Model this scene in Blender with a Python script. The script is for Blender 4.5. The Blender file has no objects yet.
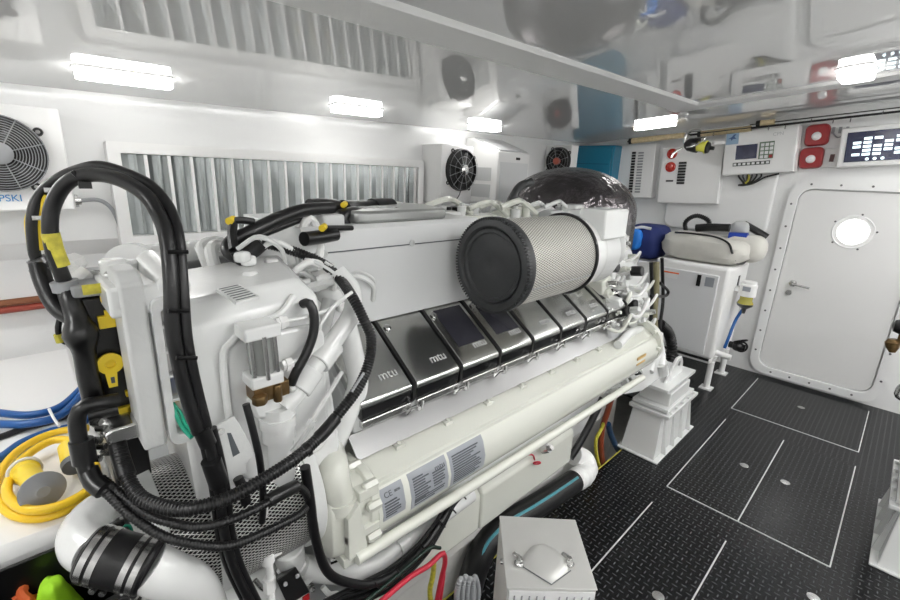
import bpy, bmesh, math, random
from mathutils import Vector, Matrix
random.seed(7)
SC = bpy.context.scene
COL = SC.collection
PI = math.pi
R = math.radians

# ------------------------------------------------------------------ camera
H = 1.80
FPX = 448.6
a_ = Vector((475., -108., FPX)).normalized()                 # room's X axis (engine axis) in camera axes (x right, y down, z forward)
up_ = Vector((66., -1573., -FPX)).normalized()
up_ = (up_ - a_ * a_.dot(up_)).normalized()
b_ = up_.cross(a_)
cam_d = bpy.data.cameras.new('camera')
cam_d.sensor_width = 36.0
cam_d.lens = 36.0 * FPX / 900.0
cam_d.clip_start = 0.02
cam = bpy.data.objects.new('camera', cam_d)
COL.objects.link(cam)
M3 = Matrix(((a_.x, -a_.y, -a_.z), (b_.x, -b_.y, -b_.z), (up_.x, -up_.y, -up_.z)))
cam.matrix_world = Matrix.Translation((0, 0, H)) @ M3.to_4x4()
SC.camera = cam

def ray(x, y):
    c = Vector((x - 450., y - 300., FPX))
    return Vector((a_.dot(c), b_.dot(c), up_.dot(c)))
def Y_(x, y, Y):
    r = ray(x, y); t = Y / r.y
    return Vector((r.x * t, Y, H + r.z * t))
def X_(x, y, X):
    r = ray(x, y); t = X / r.x
    return Vector((X, r.y * t, H + r.z * t))
def Z_(x, y, Z):
    r = ray(x, y); t = (Z - H) / r.z
    return Vector((r.x * t, r.y * t, Z))
CA, CX, CY = 2.357, .018, -.088                              # the cambered deckhead: z = CA + CX x + CY y
def ceil_z(x, y): return CA + CX * x + CY * y
def C_(x, y):
    r = ray(x, y); t = (CA - H) / (r.z - CX * r.x - CY * r.y)
    return Vector((r.x * t, r.y * t, H + r.z * t))

# ------------------------------------------------------------------ materials
MATS = {}
def mat(name, col, rough=.4, metal=0., coat=0., spec=.5, bump=0., bscale=60., var=0., emit=None, estr=0., alpha=1., trans=0., vscale=6.):
    if name in MATS: return MATS[name]
    m = bpy.data.materials.new(name); m.use_nodes = True
    nt = m.node_tree; b = nt.nodes['Principled BSDF']
    b.inputs['Base Color'].default_value = (*col, 1)
    b.inputs['Roughness'].default_value = rough
    b.inputs['Metallic'].default_value = metal
    b.inputs['Coat Weight'].default_value = coat
    b.inputs['Coat Roughness'].default_value = .05
    b.inputs['Specular IOR Level'].default_value = spec
    b.inputs['Transmission Weight'].default_value = trans
    tc = nt.nodes.new('ShaderNodeTexCoord')
    if bump:
        n = nt.nodes.new('ShaderNodeTexNoise'); n.inputs['Scale'].default_value = bscale
        n.inputs['Detail'].default_value = 3
        nt.links.new(tc.outputs['Object'], n.inputs['Vector'])
        bp = nt.nodes.new('ShaderNodeBump'); bp.inputs['Strength'].default_value = bump
        bp.inputs['Distance'].default_value = .004
        nt.links.new(n.outputs['Fac'], bp.inputs['Height']); nt.links.new(bp.outputs['Normal'], b.inputs['Normal'])
    if var:
        n = nt.nodes.new('ShaderNodeTexNoise'); n.inputs['Scale'].default_value = vscale
        n.inputs['Detail'].default_value = 5
        nt.links.new(tc.outputs['Object'], n.inputs['Vector'])
        r = nt.nodes.new('ShaderNodeValToRGB')
        r.color_ramp.elements[0].position = .35; r.color_ramp.elements[1].position = .65
        r.color_ramp.elements[0].color = (*[c * (1 - var) for c in col], 1)
        r.color_ramp.elements[1].color = (*[min(1, c * (1 + var * .5)) for c in col], 1)
        nt.links.new(n.outputs['Fac'], r.inputs['Fac']); nt.links.new(r.outputs['Color'], b.inputs['Base Color'])
    if emit:
        b.inputs['Emission Color'].default_value = (*emit, 1); b.inputs['Emission Strength'].default_value = estr
    MATS[name] = m
    return m

class N:                                                      # tiny expression builder for shader maths
    def __init__(s, nt, out): s.nt = nt; s.o = out
    def _op(s, op, *a):
        n = s.nt.nodes.new('ShaderNodeMath'); n.operation = op
        for i, v in enumerate((s,) + a):
            if isinstance(v, N): s.nt.links.new(v.o, n.inputs[i])
            else: n.inputs[i].default_value = v
        return N(s.nt, n.outputs[0])
    def __add__(s, o): return s._op('ADD', o)
    def __sub__(s, o): return s._op('SUBTRACT', o)
    def __mul__(s, o): return s._op('MULTIPLY', o)
    def __truediv__(s, o): return s._op('DIVIDE', o)
    def f(s, op, *a): return s._op(op, *a)

def pattern_mat(name, kind, ca, cb, rough=.4, metal=0., scale=.03, bump=.6, centre=(0, 0), cb_rough=None, dist=.002):
    m = bpy.data.materials.new(name); m.use_nodes = True; MATS[name] = m
    nt = m.node_tree; b = nt.nodes['Principled BSDF']
    b.inputs['Roughness'].default_value = rough; b.inputs['Metallic'].default_value = metal
    tc = nt.nodes.new('ShaderNodeTexCoord'); sx = nt.nodes.new('ShaderNodeSeparateXYZ')
    nt.links.new(tc.outputs['Object'], sx.inputs[0])
    x, y, z = (N(nt, sx.outputs[i]) for i in range(3))
    if kind == 'chequer':
        u = x / scale; v = y / scale
        p = (u.f('FLOOR') + v.f('FLOOR')).f('PINGPONG', 1.)
        fu = u.f('FRACT') - .5; fv = v.f('FRACT') - .5
        d1 = (fu / .42).f('POWER', 2.) + (fv / .12).f('POWER', 2.)
        d2 = (fv / .44).f('POWER', 2.) + (fu / .12).f('POWER', 2.)
        d = d1 * p + d2 * (p * -1. + 1.)
        h = (d * -1. + 1.).f('MAXIMUM', 0.).f('POWER', .5)
        fac = h
    elif kind == 'mesh_x':                                    # woven mesh round a cylinder whose axis is x
        ang = (y - centre[0]).f('ARCTAN2', z - centre[1]) * centre[2]
        u = (ang + x * .55) / scale; v = (ang * -1. + x * .55) / scale
        fu = (u.f('FRACT') - .5).f('ABSOLUTE'); fv = (v.f('FRACT') - .5).f('ABSOLUTE')
        h = ((fu.f('MAXIMUM', fv)) - .31) * 8.
        fac = h.f('MAXIMUM', 0.).f('MINIMUM', 1.)
    else:                                                     # brushed: streaks along x
        n = nt.nodes.new('ShaderNodeTexNoise'); mp = nt.nodes.new('ShaderNodeMapping')
        mp.inputs['Scale'].default_value = (2, 120, 120)
        nt.links.new(tc.outputs['Object'], mp.inputs[0]); nt.links.new(mp.outputs[0], n.inputs['Vector'])
        n.inputs['Scale'].default_value = scale
        fac = N(nt, n.outputs['Fac'])
    mx = nt.nodes.new('ShaderNodeMix'); mx.data_type = 'RGBA'
    nt.links.new(fac.o, mx.inputs['Factor'])
    mx.inputs[6].default_value = (*ca, 1); mx.inputs[7].default_value = (*cb, 1)
    nt.links.new(mx.outputs[2], b.inputs['Base Color'])
    bp = nt.nodes.new('ShaderNodeBump'); bp.inputs['Strength'].default_value = bump; bp.inputs['Distance'].default_value = dist
    nt.links.new(fac.o, bp.inputs['Height']); nt.links.new(bp.outputs['Normal'], b.inputs['Normal'])
    return m

WALL = mat('wall_paint', (.86, .865, .86), .22, coat=.35)
CEIL = mat('deckhead_gloss', (.95, .955, .95), .02, metal=.36, coat=0.)
TRIMM = mat('deckhead_trim', (.90, .90, .89), .6, spec=.2)
HULL = mat('hull_paint', (.87, .87, .86), .3, coat=.2)
BILGE = mat('bilge_paint', (.62, .62, .59), .4, var=.12)
WHITE = mat('engine_white', (.76, .77, .76), .26, coat=.3, bump=.12, bscale=60)
CREAM = mat('cream_enamel', (.70, .71, .645), .24, coat=.35, bump=.03, bscale=50)
PANEL = mat('plenum_grey_white', (.64, .65, .65), .33, coat=.25)
GREYW = mat('grey_white_casting', (.66, .67, .66), .4, bump=.15, bscale=120)
PLAS = mat('white_plastic', (.86, .86, .85), .35)
STEEL = mat('stainless', (.62, .62, .61), .25, 1.)
DSTEEL = mat('dark_metal', (.16, .16, .165), .3, 1.)
CHROME = mat('cover_chrome', (.68, .685, .665), .2, 1., bump=.05, bscale=9)
COVBLK = mat('cover_black', (.006, .006, .007), .1, coat=.6)
BLACK = mat('black_plastic', (.0065, .0065, .007), .3)
RUB = mat('black_rubber', (.0065, .0065, .0072), .36, bump=.1, bscale=80)
GRUB = mat('filter_rubber', (.035, .037, .039), .5, bump=.15, bscale=70)
YEL = mat('yellow_plastic', (.85, .62, .03), .4)
YELT = mat('yellow_label', (.62, .55, .06), .5, var=.25, vscale=70)
YHOSE = mat('yellow_hose', (.93, .60, .02), .38)
BLUE = mat('blue_hose', (.006, .085, .30), .3)
TEAL = mat('teal_stripe', (.08, .30, .36), .4)
RED = mat('red_plastic', (.32, .008, .012), .3, coat=.4)
REDC = mat('red_cable', (.62, .03, .06), .4)
GREEN = mat('green_cable', (.0, .30, .18), .4)
GREYP = mat('grey_plastic', (.32, .33, .34), .45)
LGREY = mat('light_grey', (.55, .56, .56), .4)
ALU = mat('brushed_plate', (.56, .56, .54), .42, .3, bump=.08, bscale=40, var=.06)
SHIELD = mat('heat_shield_metal', (.42, .42, .42), .3, 1., bump=.06, bscale=14)
DOME = mat('foil_wrap', (.13, .12, .125), .2, 1., bump=.8, bscale=13, var=.25, vscale=9)
BRASS = mat('brass', (.22, .14, .06), .35, .8, var=.3, vscale=40)
COPPER = mat('copper_pipe', (.24, .09, .04), .35, .3)
LAB = mat('label_grey', (.33, .35, .38), .35)
LABD = mat('label_ink', (.10, .11, .12), .5)
LABW = mat('label_white', (.8, .8, .8), .4)
TEALC = mat('blue_cabinet_paint', (.01, .20, .33), .3, coat=.3)
CANVAS = mat('beige_canvas', (.66, .65, .60), .8, bump=.5, bscale=30, var=.08)
NAVY = mat('navy_fabric', (.015, .03, .16), .7, bump=.4, bscale=40)
CBLUE = mat('bright_blue_fabric', (.02, .22, .75), .55)
HIVIS = mat('hivis_fabric', (.40, .80, .02), .7, bump=.4, bscale=30)
ORANGE = mat('orange_strap', (.85, .16, .04), .6)
CORK = mat('cork_handle', (.62, .50, .30), .6, var=.15, vscale=40)
SCREEN = mat('screen_dark', (.02, .025, .07), .15)
OLIVE = mat('olive_hose', (.22, .20, .11), .5)
BOWL = mat('fuel_bowl', (.42, .38, .06), .15, coat=.5)
LAMP = mat('lamp_diffuser', (1, 1, 1), .5, emit=(1, .985, .96), estr=5.5)
LAMPFILL = mat('fill_lamp_diffuser', (1, 1, 1), .5, emit=(1, .99, .975), estr=15.)  # diffuser of the added fill lamps out of view
PORT = mat('daylit_porthole', (1, 1, 1), .3, emit=(1, 1, 1), estr=3.)
LCD = mat('lit_screen', (.5, .6, .6), .3, emit=(.75, .9, .95), estr=.9)
GLASS = mat('sight_glass', (.26, .27, .26), .1, coat=.6)
FLOOR = pattern_mat('black_chequer_plate', 'chequer', (.0045, .005, .006), (.085, .09, .095), .27, 0., .031, 1., dist=.004)  # raised lozenges coloured lighter, for wear and a painted-in glint
FLOOR.node_tree.nodes['Principled BSDF'].inputs['Specular IOR Level'].default_value = .32
for n_ in DOME.node_tree.nodes:
    if n_.type == 'BUMP': n_.inputs['Distance'].default_value = .03
FCY, FCZ = 1.0, 1.49
FILT = pattern_mat('filter_mesh', 'mesh_x', (.20, .195, .175), (.80, .79, .73), .4, .1, .0105, .6, (FCY - 1.45, FCZ, .195))
DRUM = pattern_mat('guard_mesh', 'mesh_x', (.008, .008, .008), (.80, .80, .78), .3, .5, .0085, .9, (1.03 - 1.45, .98, .17))

# ------------------------------------------------------------------ mesh builder
def smooth_path(pts, step):
    pts = [Vector(p) for p in pts]
    if len(pts) == 2: dens = [pts[0], pts[1]]
    else:
        P = [pts[0] * 2 - pts[1]] + pts + [pts[-1] * 2 - pts[-2]]
        dens = []
        for i in range(1, len(P) - 2):
            p0, p1, p2, p3 = P[i - 1:i + 3]
            for k in range(12):
                t = k / 12
                dens.append(.5 * ((2 * p1) + (p2 - p0) * t + (2 * p0 - 5 * p1 + 4 * p2 - p3) * t * t + (3 * p1 - p0 - 3 * p2 + p3) * t ** 3))
        dens.append(P[-2])
    L = [0]
    for i in range(1, len(dens)): L.append(L[-1] + (dens[i] - dens[i - 1]).length)
    n = max(2 if len(pts) == 2 else 4, int(L[-1] / step))
    out, j = [], 0
    for k in range(n + 1):
        s = L[-1] * k / n
        while j < len(L) - 2 and L[j + 1] < s: j += 1
        d = L[j + 1] - L[j]
        out.append(dens[j].lerp(dens[j + 1], 0 if d < 1e-9 else (s - L[j]) / d))
    return out

class MB:
    def __init__(s): s.v = []; s.f = []
    def add(s, vs, fs):
        o = len(s.v); s.v += [tuple(v) for v in vs]; s.f += [tuple(i + o for i in f) for f in fs]; return s
    def box(s, x0, x1, y0, y1, z0, z1, m=None):
        vs = [Vector((x, y, z)) for x in (x0, x1) for y in (y0, y1) for z in (z0, z1)]
        if m is not None: vs = [m @ v for v in vs]
        return s.add(vs, [(0, 1, 3, 2), (4, 6, 7, 5), (0, 4, 5, 1), (2, 3, 7, 6), (0, 2, 6, 4), (1, 5, 7, 3)])
    def cbox(s, c, size, rot=None):
        m = Matrix.Translation(c) @ (rot.to_4x4() if rot else Matrix.Identity(4))
        a, b, c2 = (q / 2 for q in size)
        return s.box(-a, a, -b, b, -c2, c2, m)
    def hexa(s, pts8): return s.add(pts8, [(0, 1, 2, 3), (7, 6, 5, 4), (0, 4, 5, 1), (1, 5, 6, 2), (2, 6, 7, 3), (3, 7, 4, 0)])
    def rings(s, rings, closed_caps=True):
        n = len(rings[0]); o = len(s.v)
        for r in rings: s.v += [tuple(p) for p in r]
        for i in range(len(rings) - 1):
            for k in range(n):
                a = o + i * n + k; b = o + i * n + (k + 1) % n
                s.f.append((a, b, b + n, a + n))
        if closed_caps:
            s.f.append(tuple(o + k for k in range(n - 1, -1, -1)))
            e = o + (len(rings) - 1) * n
            s.f.append(tuple(e + k for k in range(n)))
        return s
    def lathe(s, c, axis, prof, n=32, scale2=1.):              # prof: (distance along axis, radius)
        c = Vector(c); ax = Vector(axis).normalized()
        u = ax.orthogonal().normalized(); w = ax.cross(u)
        rs = [[c + ax * t + (u * math.cos(2 * PI * k / n) + w * math.sin(2 * PI * k / n) * scale2) * max(r, 1e-4) for k in range(n)] for t, r in prof]
        return s.rings(rs)
    def cyl(s, p0, p1, r, r2=None, n=20):
        p0 = Vector(p0); p1 = Vector(p1)
        return s.lathe(p0, p1 - p0, [(0, r), ((p1 - p0).length, r if r2 is None else r2)], n)
    def tube(s, pts, r, n=10, step=.012, corr=0., pitch=None, rfun=None):
        if corr:
            path = smooth_path(pts, pitch / 4)
        else: path = smooth_path(pts, step)
        m = len(path); t0 = (path[1] - path[0]).normalized(); u = t0.orthogonal().normalized(); rs = []
        for i, p in enumerate(path):
            t = (path[min(i + 1, m - 1)] - path[max(i - 1, 0)]).normalized()
            u = (u - t * u.dot(t)).normalized(); w = t.cross(u)
            rr = r
            if corr: rr = r * (1 - corr * (1 if i % 4 in (0, 1) else 0))
            if rfun: rr = r * rfun(i / (m - 1))
            rs.append([p + (u * math.cos(2 * PI * k / n) + w * math.sin(2 * PI * k / n)) * rr for k in range(n)])
        return s.rings(rs)
    def prism(s, poly, axis, a0, a1):                          # poly in the other two axes, order (x,y,z) minus axis
        def mk(p, a):
            q = list(p); q.insert('xyz'.index(axis), a); return q
        n = len(poly)
        return s.rings([[mk(p, a0) for p in poly], [mk(p, a1) for p in poly]])
    def ball(s, c, rx, ry=None, rz=None, n=20, m=12, jit=0.):
        ry = ry or rx; rz = rz or rx; rs = []
        for i in range(m + 1):
            th = PI * i / m
            rs.append([(c[0] + rx * math.sin(th) * math.cos(2 * PI * k / n) * (1 + jit * (random.random() - .5)), c[1] + ry * math.sin(th) * math.sin(2 * PI * k / n) * (1 + jit * (random.random() - .5)), c[2] - rz * math.cos(th)) for k in range(n)])
        return s.rings(rs)
    def torus(s, c, axis, Rr, r, n=40, m=6):
        c = Vector(c); ax = Vector(axis).normalized(); u = ax.orthogonal().normalized(); w = ax.cross(u); o = len(s.v)
        for i in range(n):
            d = u * math.cos(2 * PI * i / n) + w * math.sin(2 * PI * i / n)
            for k in range(m):
                s.v.append(tuple(c + d * (Rr + r * math.cos(2 * PI * k / m)) + ax * r * math.sin(2 * PI * k / m)))
        for i in range(n):
            for k in range(m):
                a = o + i * m + k; b = o + i * m + (k + 1) % m; c2 = o + ((i + 1) % n) * m + k; d = o + ((i + 1) % n) * m + (k + 1) % m
                s.f.append((a, b, d, c2))
        return s
    def bolt(s, p, axis, r=.008, h=.006):
        return s.lathe(p, axis, [(0, r), (h, r), (h * 1.3, r * .8)], 6)

def origin_of(par):
    while par.parent: par = par.parent
    return Vector(par.location)
def S(name, mb, m, parent=None, bevel=0., origin=None, angle=35, label=None, seg=2, sub=0):
    me = bpy.data.meshes.new(name)
    if parent is not None: o0 = origin_of(parent)
    elif origin is not None: o0 = Vector(origin)
    else:
        xs = [v[0] for v in mb.v]; ys = [v[1] for v in mb.v]; zs = [v[2] for v in mb.v]
        o0 = Vector(((min(xs) + max(xs)) / 2, (min(ys) + max(ys)) / 2, min(zs)))
    me.from_pydata([tuple(Vector(v) - o0) for v in mb.v], [], mb.f)
    me.update()
    bm = bmesh.new(); bm.from_mesh(me); bmesh.ops.recalc_face_normals(bm, faces=bm.faces); bm.to_mesh(me); bm.free()
    me.materials.append(m)
    me.polygons.foreach_set('use_smooth', [True] * len(me.polygons))
    me.set_sharp_from_angle(angle=R(angle))
    ob = bpy.data.objects.new(name, me); COL.objects.link(ob)
    if parent is not None: ob.parent = parent
    else: ob.location = o0
    if bevel:
        b = ob.modifiers.new('bevel', 'BEVEL'); b.width = bevel; b.segments = seg; b.limit_method = 'ANGLE'; b.angle_limit = R(32)
        b.harden_normals = False
    if sub:
        sm = ob.modifiers.new('subdivision', 'SUBSURF'); sm.levels = sub; sm.render_levels = sub
    if label: ob['label'] = label
    return ob
def thing(name, label, cat, loc, group=None):
    o = bpy.data.objects.new(name, None); COL.objects.link(o); o.location = loc; o.empty_display_size = .05
    o['label'] = label; o['category'] = cat
    if group: o['group'] = group
    return o
def tag(o, label, cat, group=None):
    o['label'] = label; o['category'] = cat
    if group: o['group'] = group
    return o
def struct(name, mb, m, **k):
    o = S(name, mb, m, origin=(0, 0, 0), **k); o['kind'] = 'structure'; return o
def text(name, s, size, loc, xdir, ydir, m, parent, ext=.0006):
    cu = bpy.data.curves.new(name, 'FONT'); cu.body = s; cu.size = size; cu.extrude = ext; cu.align_x = 'CENTER'; cu.align_y = 'CENTER'
    cu.materials.append(m)
    tmp = bpy.data.objects.new('tmp', cu)
    COL.objects.link(tmp); dg = bpy.context.evaluated_depsgraph_get()
    me = bpy.data.meshes.new_from_object(tmp.evaluated_get(dg)); COL.objects.unlink(tmp); bpy.data.objects.remove(tmp)
    xd = Vector(xdir).normalized(); yd = Vector(ydir); yd = (yd - xd * yd.dot(xd)).normalized(); zd = xd.cross(yd)
    mm = Matrix((xd, yd, zd)).transposed().to_4x4(); mm.translation = Vector(loc) - origin_of(parent)
    me.transform(mm); me.name = name
    if not me.materials: me.materials.append(m)
    ob = bpy.data.objects.new(name, me); COL.objects.link(ob); ob.parent = parent
    return ob
def rrect(cx, cy, w, h, r, n=6):
    out = []
    for (sx, sy, a0) in ((1, 1, 0), (-1, 1, 90), (-1, -1, 180), (1, -1, 270)):
        for k in range(n + 1):
            a = R(a0 + 90 * k / n)
            out.append((cx + sx * (w / 2 - r) + r * math.cos(a), cy + sy * (h / 2 - r) + r * math.sin(a)))
    return out
def ring_prism(mb, o, i, axis, a0, a1):
    def mk(p, a):
        q = list(p); q.insert('xyz'.index(axis), a); return q
    rs = [[mk(p, a0) for p in o], [mk(p, a1) for p in o], [mk(p, a1) for p in i], [mk(p, a0) for p in i], [mk(p, a0) for p in o]]
    return mb.rings(rs, False)

# ------------------------------------------------------------------ the room
W1, W2, WR, WB = 2.94, 5.10, -2.4, -1.6
mb = MB()
def slab(x0, x1, y0, y1):
    mb.box(x0, x1, y0, y1, -.02, 0)
slab(WB, 3.62, WR, 1.06); slab(3.62, W2, WR, W1)
struct('floor', mb, FLOOR)
struct('trim_1', MB().box(1.0, 2.78, 1.06, 1.066, -.03, .004), mat('yellow_edge', (.55, .5, .08), .5))
mb = MB().box(WB, W2, 1.06, W1 + .3, -.62, -.6).box(WB, W2, 1.06, 1.075, -.6, -.02)
struct('floor_bilge', mb, BILGE)
# ceiling: one cambered slab
mb = MB(); vs = []
for x in (WB - .1, W2 + .1):
    for y in (WR - .1, W1 + .2):
        for dz in (0, .1): vs.append((x, y, ceil_z(x, y) + dz))
mb.add(vs, [(0, 1, 3, 2), (4, 6, 7, 5), (0, 4, 5, 1), (2, 3, 7, 6), (0, 2, 6, 4), (1, 5, 7, 3)])
struct('ceiling', mb, CEIL)
# ship's side with its knuckle, extruded along x
prof = [(W1, 2.6), (W1, 1.39), (W1 + .09, 1.30), (W1 + .09, .55), (W1 - .2, -.2), (W1 - .6, -.6), (W1 + .35, -.6), (W1 + .35, 2.6)]
struct('wall_left', MB().prism(prof, 'x', WB, W2 + .2), WALL)
struct('wall_front', MB().box(W2, W2 + .1, WR, W1 + .1, -.6, 2.75), WALL)
struct('wall_right', MB().box(WB, W2, WR - .1, WR, 0, 2.75), WALL)
struct('wall_back', MB().box(WB - .1, WB, WR, W1 + .2, -.6, 2.75), WALL)
# trim: the rectangular beading on the deckhead
def bead(p, q, w=.11, t=.014):
    p = Vector(p); q = Vector(q); d = (q - p).normalized(); n = Vector((-CX, -CY, 1)).normalized(); s = d.cross(n)
    m = MB(); vs = []
    for e in (p, q):
        for (a, b) in ((-w, .002), (-w * .78, -t), (w * .78, -t), (w, .002)): vs.append(e + s * a + n * b)
    return m.add(vs, [(0, 1, 2, 3), (7, 6, 5, 4), (0, 4, 5, 1), (1, 5, 6, 2), (2, 6, 7, 3), (3, 7, 4, 0)])
bx, by = 3.55, 1.29
def cp(x, y): return (x, y, ceil_z(x, y))
struct('trim_2', bead(cp(-1.2, by), cp(bx + .11, by)), TRIMM, angle=4)
struct('trim_3', bead(cp(bx, by + .11), cp(bx, -1.9)), TRIMM, angle=4)
# moulded panel on the front wall beside the door, and the raised surround of the doorway
struct('trim_4', MB().prism(rrect(1.42, 1.66, .94, .66, .09), 'x', 5.05, 5.10), WALL, bevel=.02, seg=3)

# floor hatches: flush lids with a light metal edge and a lifting ring
def hatch(x0, x1, y0, y1, edges, ring, label):
    t = thing('floor_hatch', label, 'hatch', ((x0 + x1) / 2, (y0 + y1) / 2, 0), 'hatches in the floor')
    S('lid', MB().box(x0 + .004, x1 - .004, y0 + .004, y1 - .004, .0, .003), FLOOR, t)
    e = MB(); w = .0032
    if 'l' in edges: e.box(x0, x1, y1 - w, y1 + w, .0, .0045)
    if 'r' in edges: e.box(x0, x1, y0 - w, y0 + w, .0, .0045)
    if 'n' in edges: e.box(x0 - w, x0 + w, y0, y1, .0, .0045)
    if 'f' in edges: e.box(x1 - w, x1 + w, y0, y1, .0, .0045)
    S('edge_strip', e, LGREY, t)
    if ring: S('lifting_ring', MB().lathe((ring[0], ring[1], .003), (0, 0, 1), [(0, .026), (.003, .026), (.004, .02)], 24), STEEL, t)
hatch(2.63, 3.83, .314, .697, 'lnr', Z_(744, 466, 0), 'black floor hatch nearest the engine mount pedestal, left of the pair')
hatch(2.63, 3.83, -.088, .310, 'nr', Z_(785, 483, 0), 'black floor hatch, right one of the pair in the middle of the aisle')
hatch(4.07, 4.95, -.085, .72, 'nrl', Z_(801, 408, 0), 'wide black floor hatch closest to the white door')
hatch(1.30, 2.42, .316, .70, 'lr', Z_(658, 597, 0), 'black floor hatch right behind the grey metal junction box')
hatch(1.30, 2.42, -.10, .310, '', (2.45 - .1, -.06), 'black floor hatch at the bottom right, in front of the paired hatches')

# ------------------------------------------------------------------ door
dz0, dz1, dy0, dy1 = .03, 1.86, -.135, .845
dc = ((dy0 + dy1) / 2, (dz0 + dz1) / 2); dw, dh = dy1 - dy0, dz1 - dz0
dm = MB(); ring_prism(dm, rrect(*dc, dw, dh, .15), rrect(*dc, dw - .15, dh - .15, .10), 'x', 5.055, 5.10)
door = S('door_1', dm, WALL, origin=(0, 0, 0), bevel=.008); door['kind'] = 'structure'
S('door_leaf', MB().prism(rrect(*dc, dw - .16, dh - .16, .095), 'x', 5.075, 5.10), mat('door_paint', (.80, .80, .79), .3, coat=.25), door, bevel=.003)
g = MB()
for k, (y, z) in enumerate([(dy1 - .035, z) for z in (.25, .45, .65, .85, 1.05, 1.25, 1.45, 1.65)] + [(dy0 + .035, z) for z in (.25, .5, .75, 1., 1.3, 1.6)] +
                           [(y, dz0 + .035) for y in (.05, .2, .35, .5, .65)] + [(y, dz1 - .035) for y in (.1, .3, .5, .7)]):
    g.lathe((5.055, y, z), (-1, 0, 0), [(0, .009), (.003, .009)], 10)
S('frame_screws', g, DSTEEL, door)
hy, hz = .655, .945
h_ = MB().lathe((5.075, hy, hz), (-1, 0, 0), [(0, .03), (.012, .028), (.014, .012), (.05, .012)], 20)
h_.tube([(5.03, hy, hz), (5.022, hy - .03, hz - .002), (5.024, hy - .13, hz - .012)], .009)
h_.lathe((5.075, hy + .015, hz - .09), (-1, 0, 0), [(0, .026), (.01, .024)], 20)
S('door_handle', h_, STEEL, door)
py, pz = .347, 1.452
S('porthole_rim', MB().torus((5.076, py, pz), (1, 0, 0), .135, .007, 40), WALL, door)
S('porthole_glass', MB().lathe((5.075, py, pz), (-1, 0, 0), [(0, .102), (.004, .102)], 40), PORT, door)
g = MB()
for k in range(5):
    a = R(30 + 72 * k); g.lathe((5.075, py + .15 * math.cos(a), pz + .15 * math.sin(a)), (-1, 0, 0), [(0, .008), (.004, .008)], 10)
S('porthole_screws', g, DSTEEL, door)

# ------------------------------------------------------------------ ceiling lamps
def lamp(px, py, ax, label, ln=.36, wd=.10, at=None, m2=LAMP):
    c = C_(px, py) if at is None else Vector((at[0], at[1], ceil_z(*at)))
    n = Vector((CX, CY, -1)).normalized()
    d = Vector((1, 0, CX)) if ax == 'x' else Vector((0, 1, CY)); d.normalize(); s = n.cross(d)
    t = thing('ceiling_light', label, 'light', c, 'lights on the deckhead')
    def plate(w, l, h0, h1):
        m = MB(); rs = []
        pl = rrect(0, 0, l, w, w * .32)
        for h in (h0, h1): rs.append([c + d * a + s * b + n * h for a, b in pl])
        return m.rings(rs)
    S('housing', plate(wd, ln, -.002, .006), PLAS, t)
    S('diffuser', plate(wd * .86, ln * .95, .006, .040), m2, t)
lamp(125, 73, 'x', 'ceiling light above the left fan box and louvred vent, nearest the camera', .36, .095)
lamp(357, 107, 'x', 'middle ceiling light of three above the left wall')
lamp(485, 125, 'x', 'far ceiling light above the round fan and air conditioner', .36)
lamp(655, 123, 'y', 'ceiling light beside the two electrical panels and fishing reel', .36)
lamp(857, 70, 'x', 'ceiling light at the upper right near the screen', .30, .15)
for (x, y, ax) in ((-.7, 2.2, 'x'), (-1.1, .6, 'x'), (1.1, -.35, 'x'), (2.2, -.7, 'x'), (3.4, -.9, 'x'), (.4, -1.7, 'x'), (1.8, -1.8, 'x'), (3.2, -1.9, 'x'), (-.9, -1.2, 'x'), (4.4, -1.4, 'x'), (4.35, -.45, 'x')):  # unseen lamps added as fill, to even out the light
    lamp(0, 0, ax, 'added fill light out of view, over the aisle or the far side', .6, .16, at=(x, y), m2=LAMPFILL)

# ------------------------------------------------------------------ louvred vent on the left wall
vx0, vx1, vz0, vz1 = .46, 2.42, 1.405, 1.825
t = thing('louvred_vent', 'long louvred air vent with vertical metal slats in the left wall', 'vent', ((vx0 + vx1) / 2, W1, vz0))
fr = MB(); ring_prism(fr, rrect((vx0 + vx1) / 2, (vz0 + vz1) / 2, vx1 - vx0 + .11, vz1 - vz0 + .11, .01, 2), rrect((vx0 + vx1) / 2, (vz0 + vz1) / 2, vx1 - vx0, vz1 - vz0, .004, 2), 'y', W1 - .085, W1)
S('frame', fr, PLAS, t, bevel=.004)
S('backing', MB().box(vx0, vx1, W1 - .012, W1 - .002, vz0, vz1), mat('vent_dark', (.20, .23, .235), .5), t)
sl = MB(); lip = MB(); x = vx0 + .02
while x < vx1 - .05:
    sl.prism([(x - .012, W1 - .022), (x + .012, W1 - .026), (x + .030, W1 - .040), (x + .052, W1 - .042), (x + .080, W1 - .068), (x + .082, W1 - .064), (x + .054, W1 - .038), (x + .032, W1 - .036), (x + .014, W1 - .022), (x - .012, W1 - .018)], 'z', vz0 + .002, vz1 - .002)
    lip.prism([(x + .079, W1 - .078), (x + .094, W1 - .078), (x + .094, W1 - .066), (x + .079, W1 - .066)], 'z', vz0 + .002, vz1 - .002)
    x += .1075
S('slat_edges', lip, PLAS, t)
S('slats', sl, mat('slat_metal', (.45, .48, .48), .16, .75), t)

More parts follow.
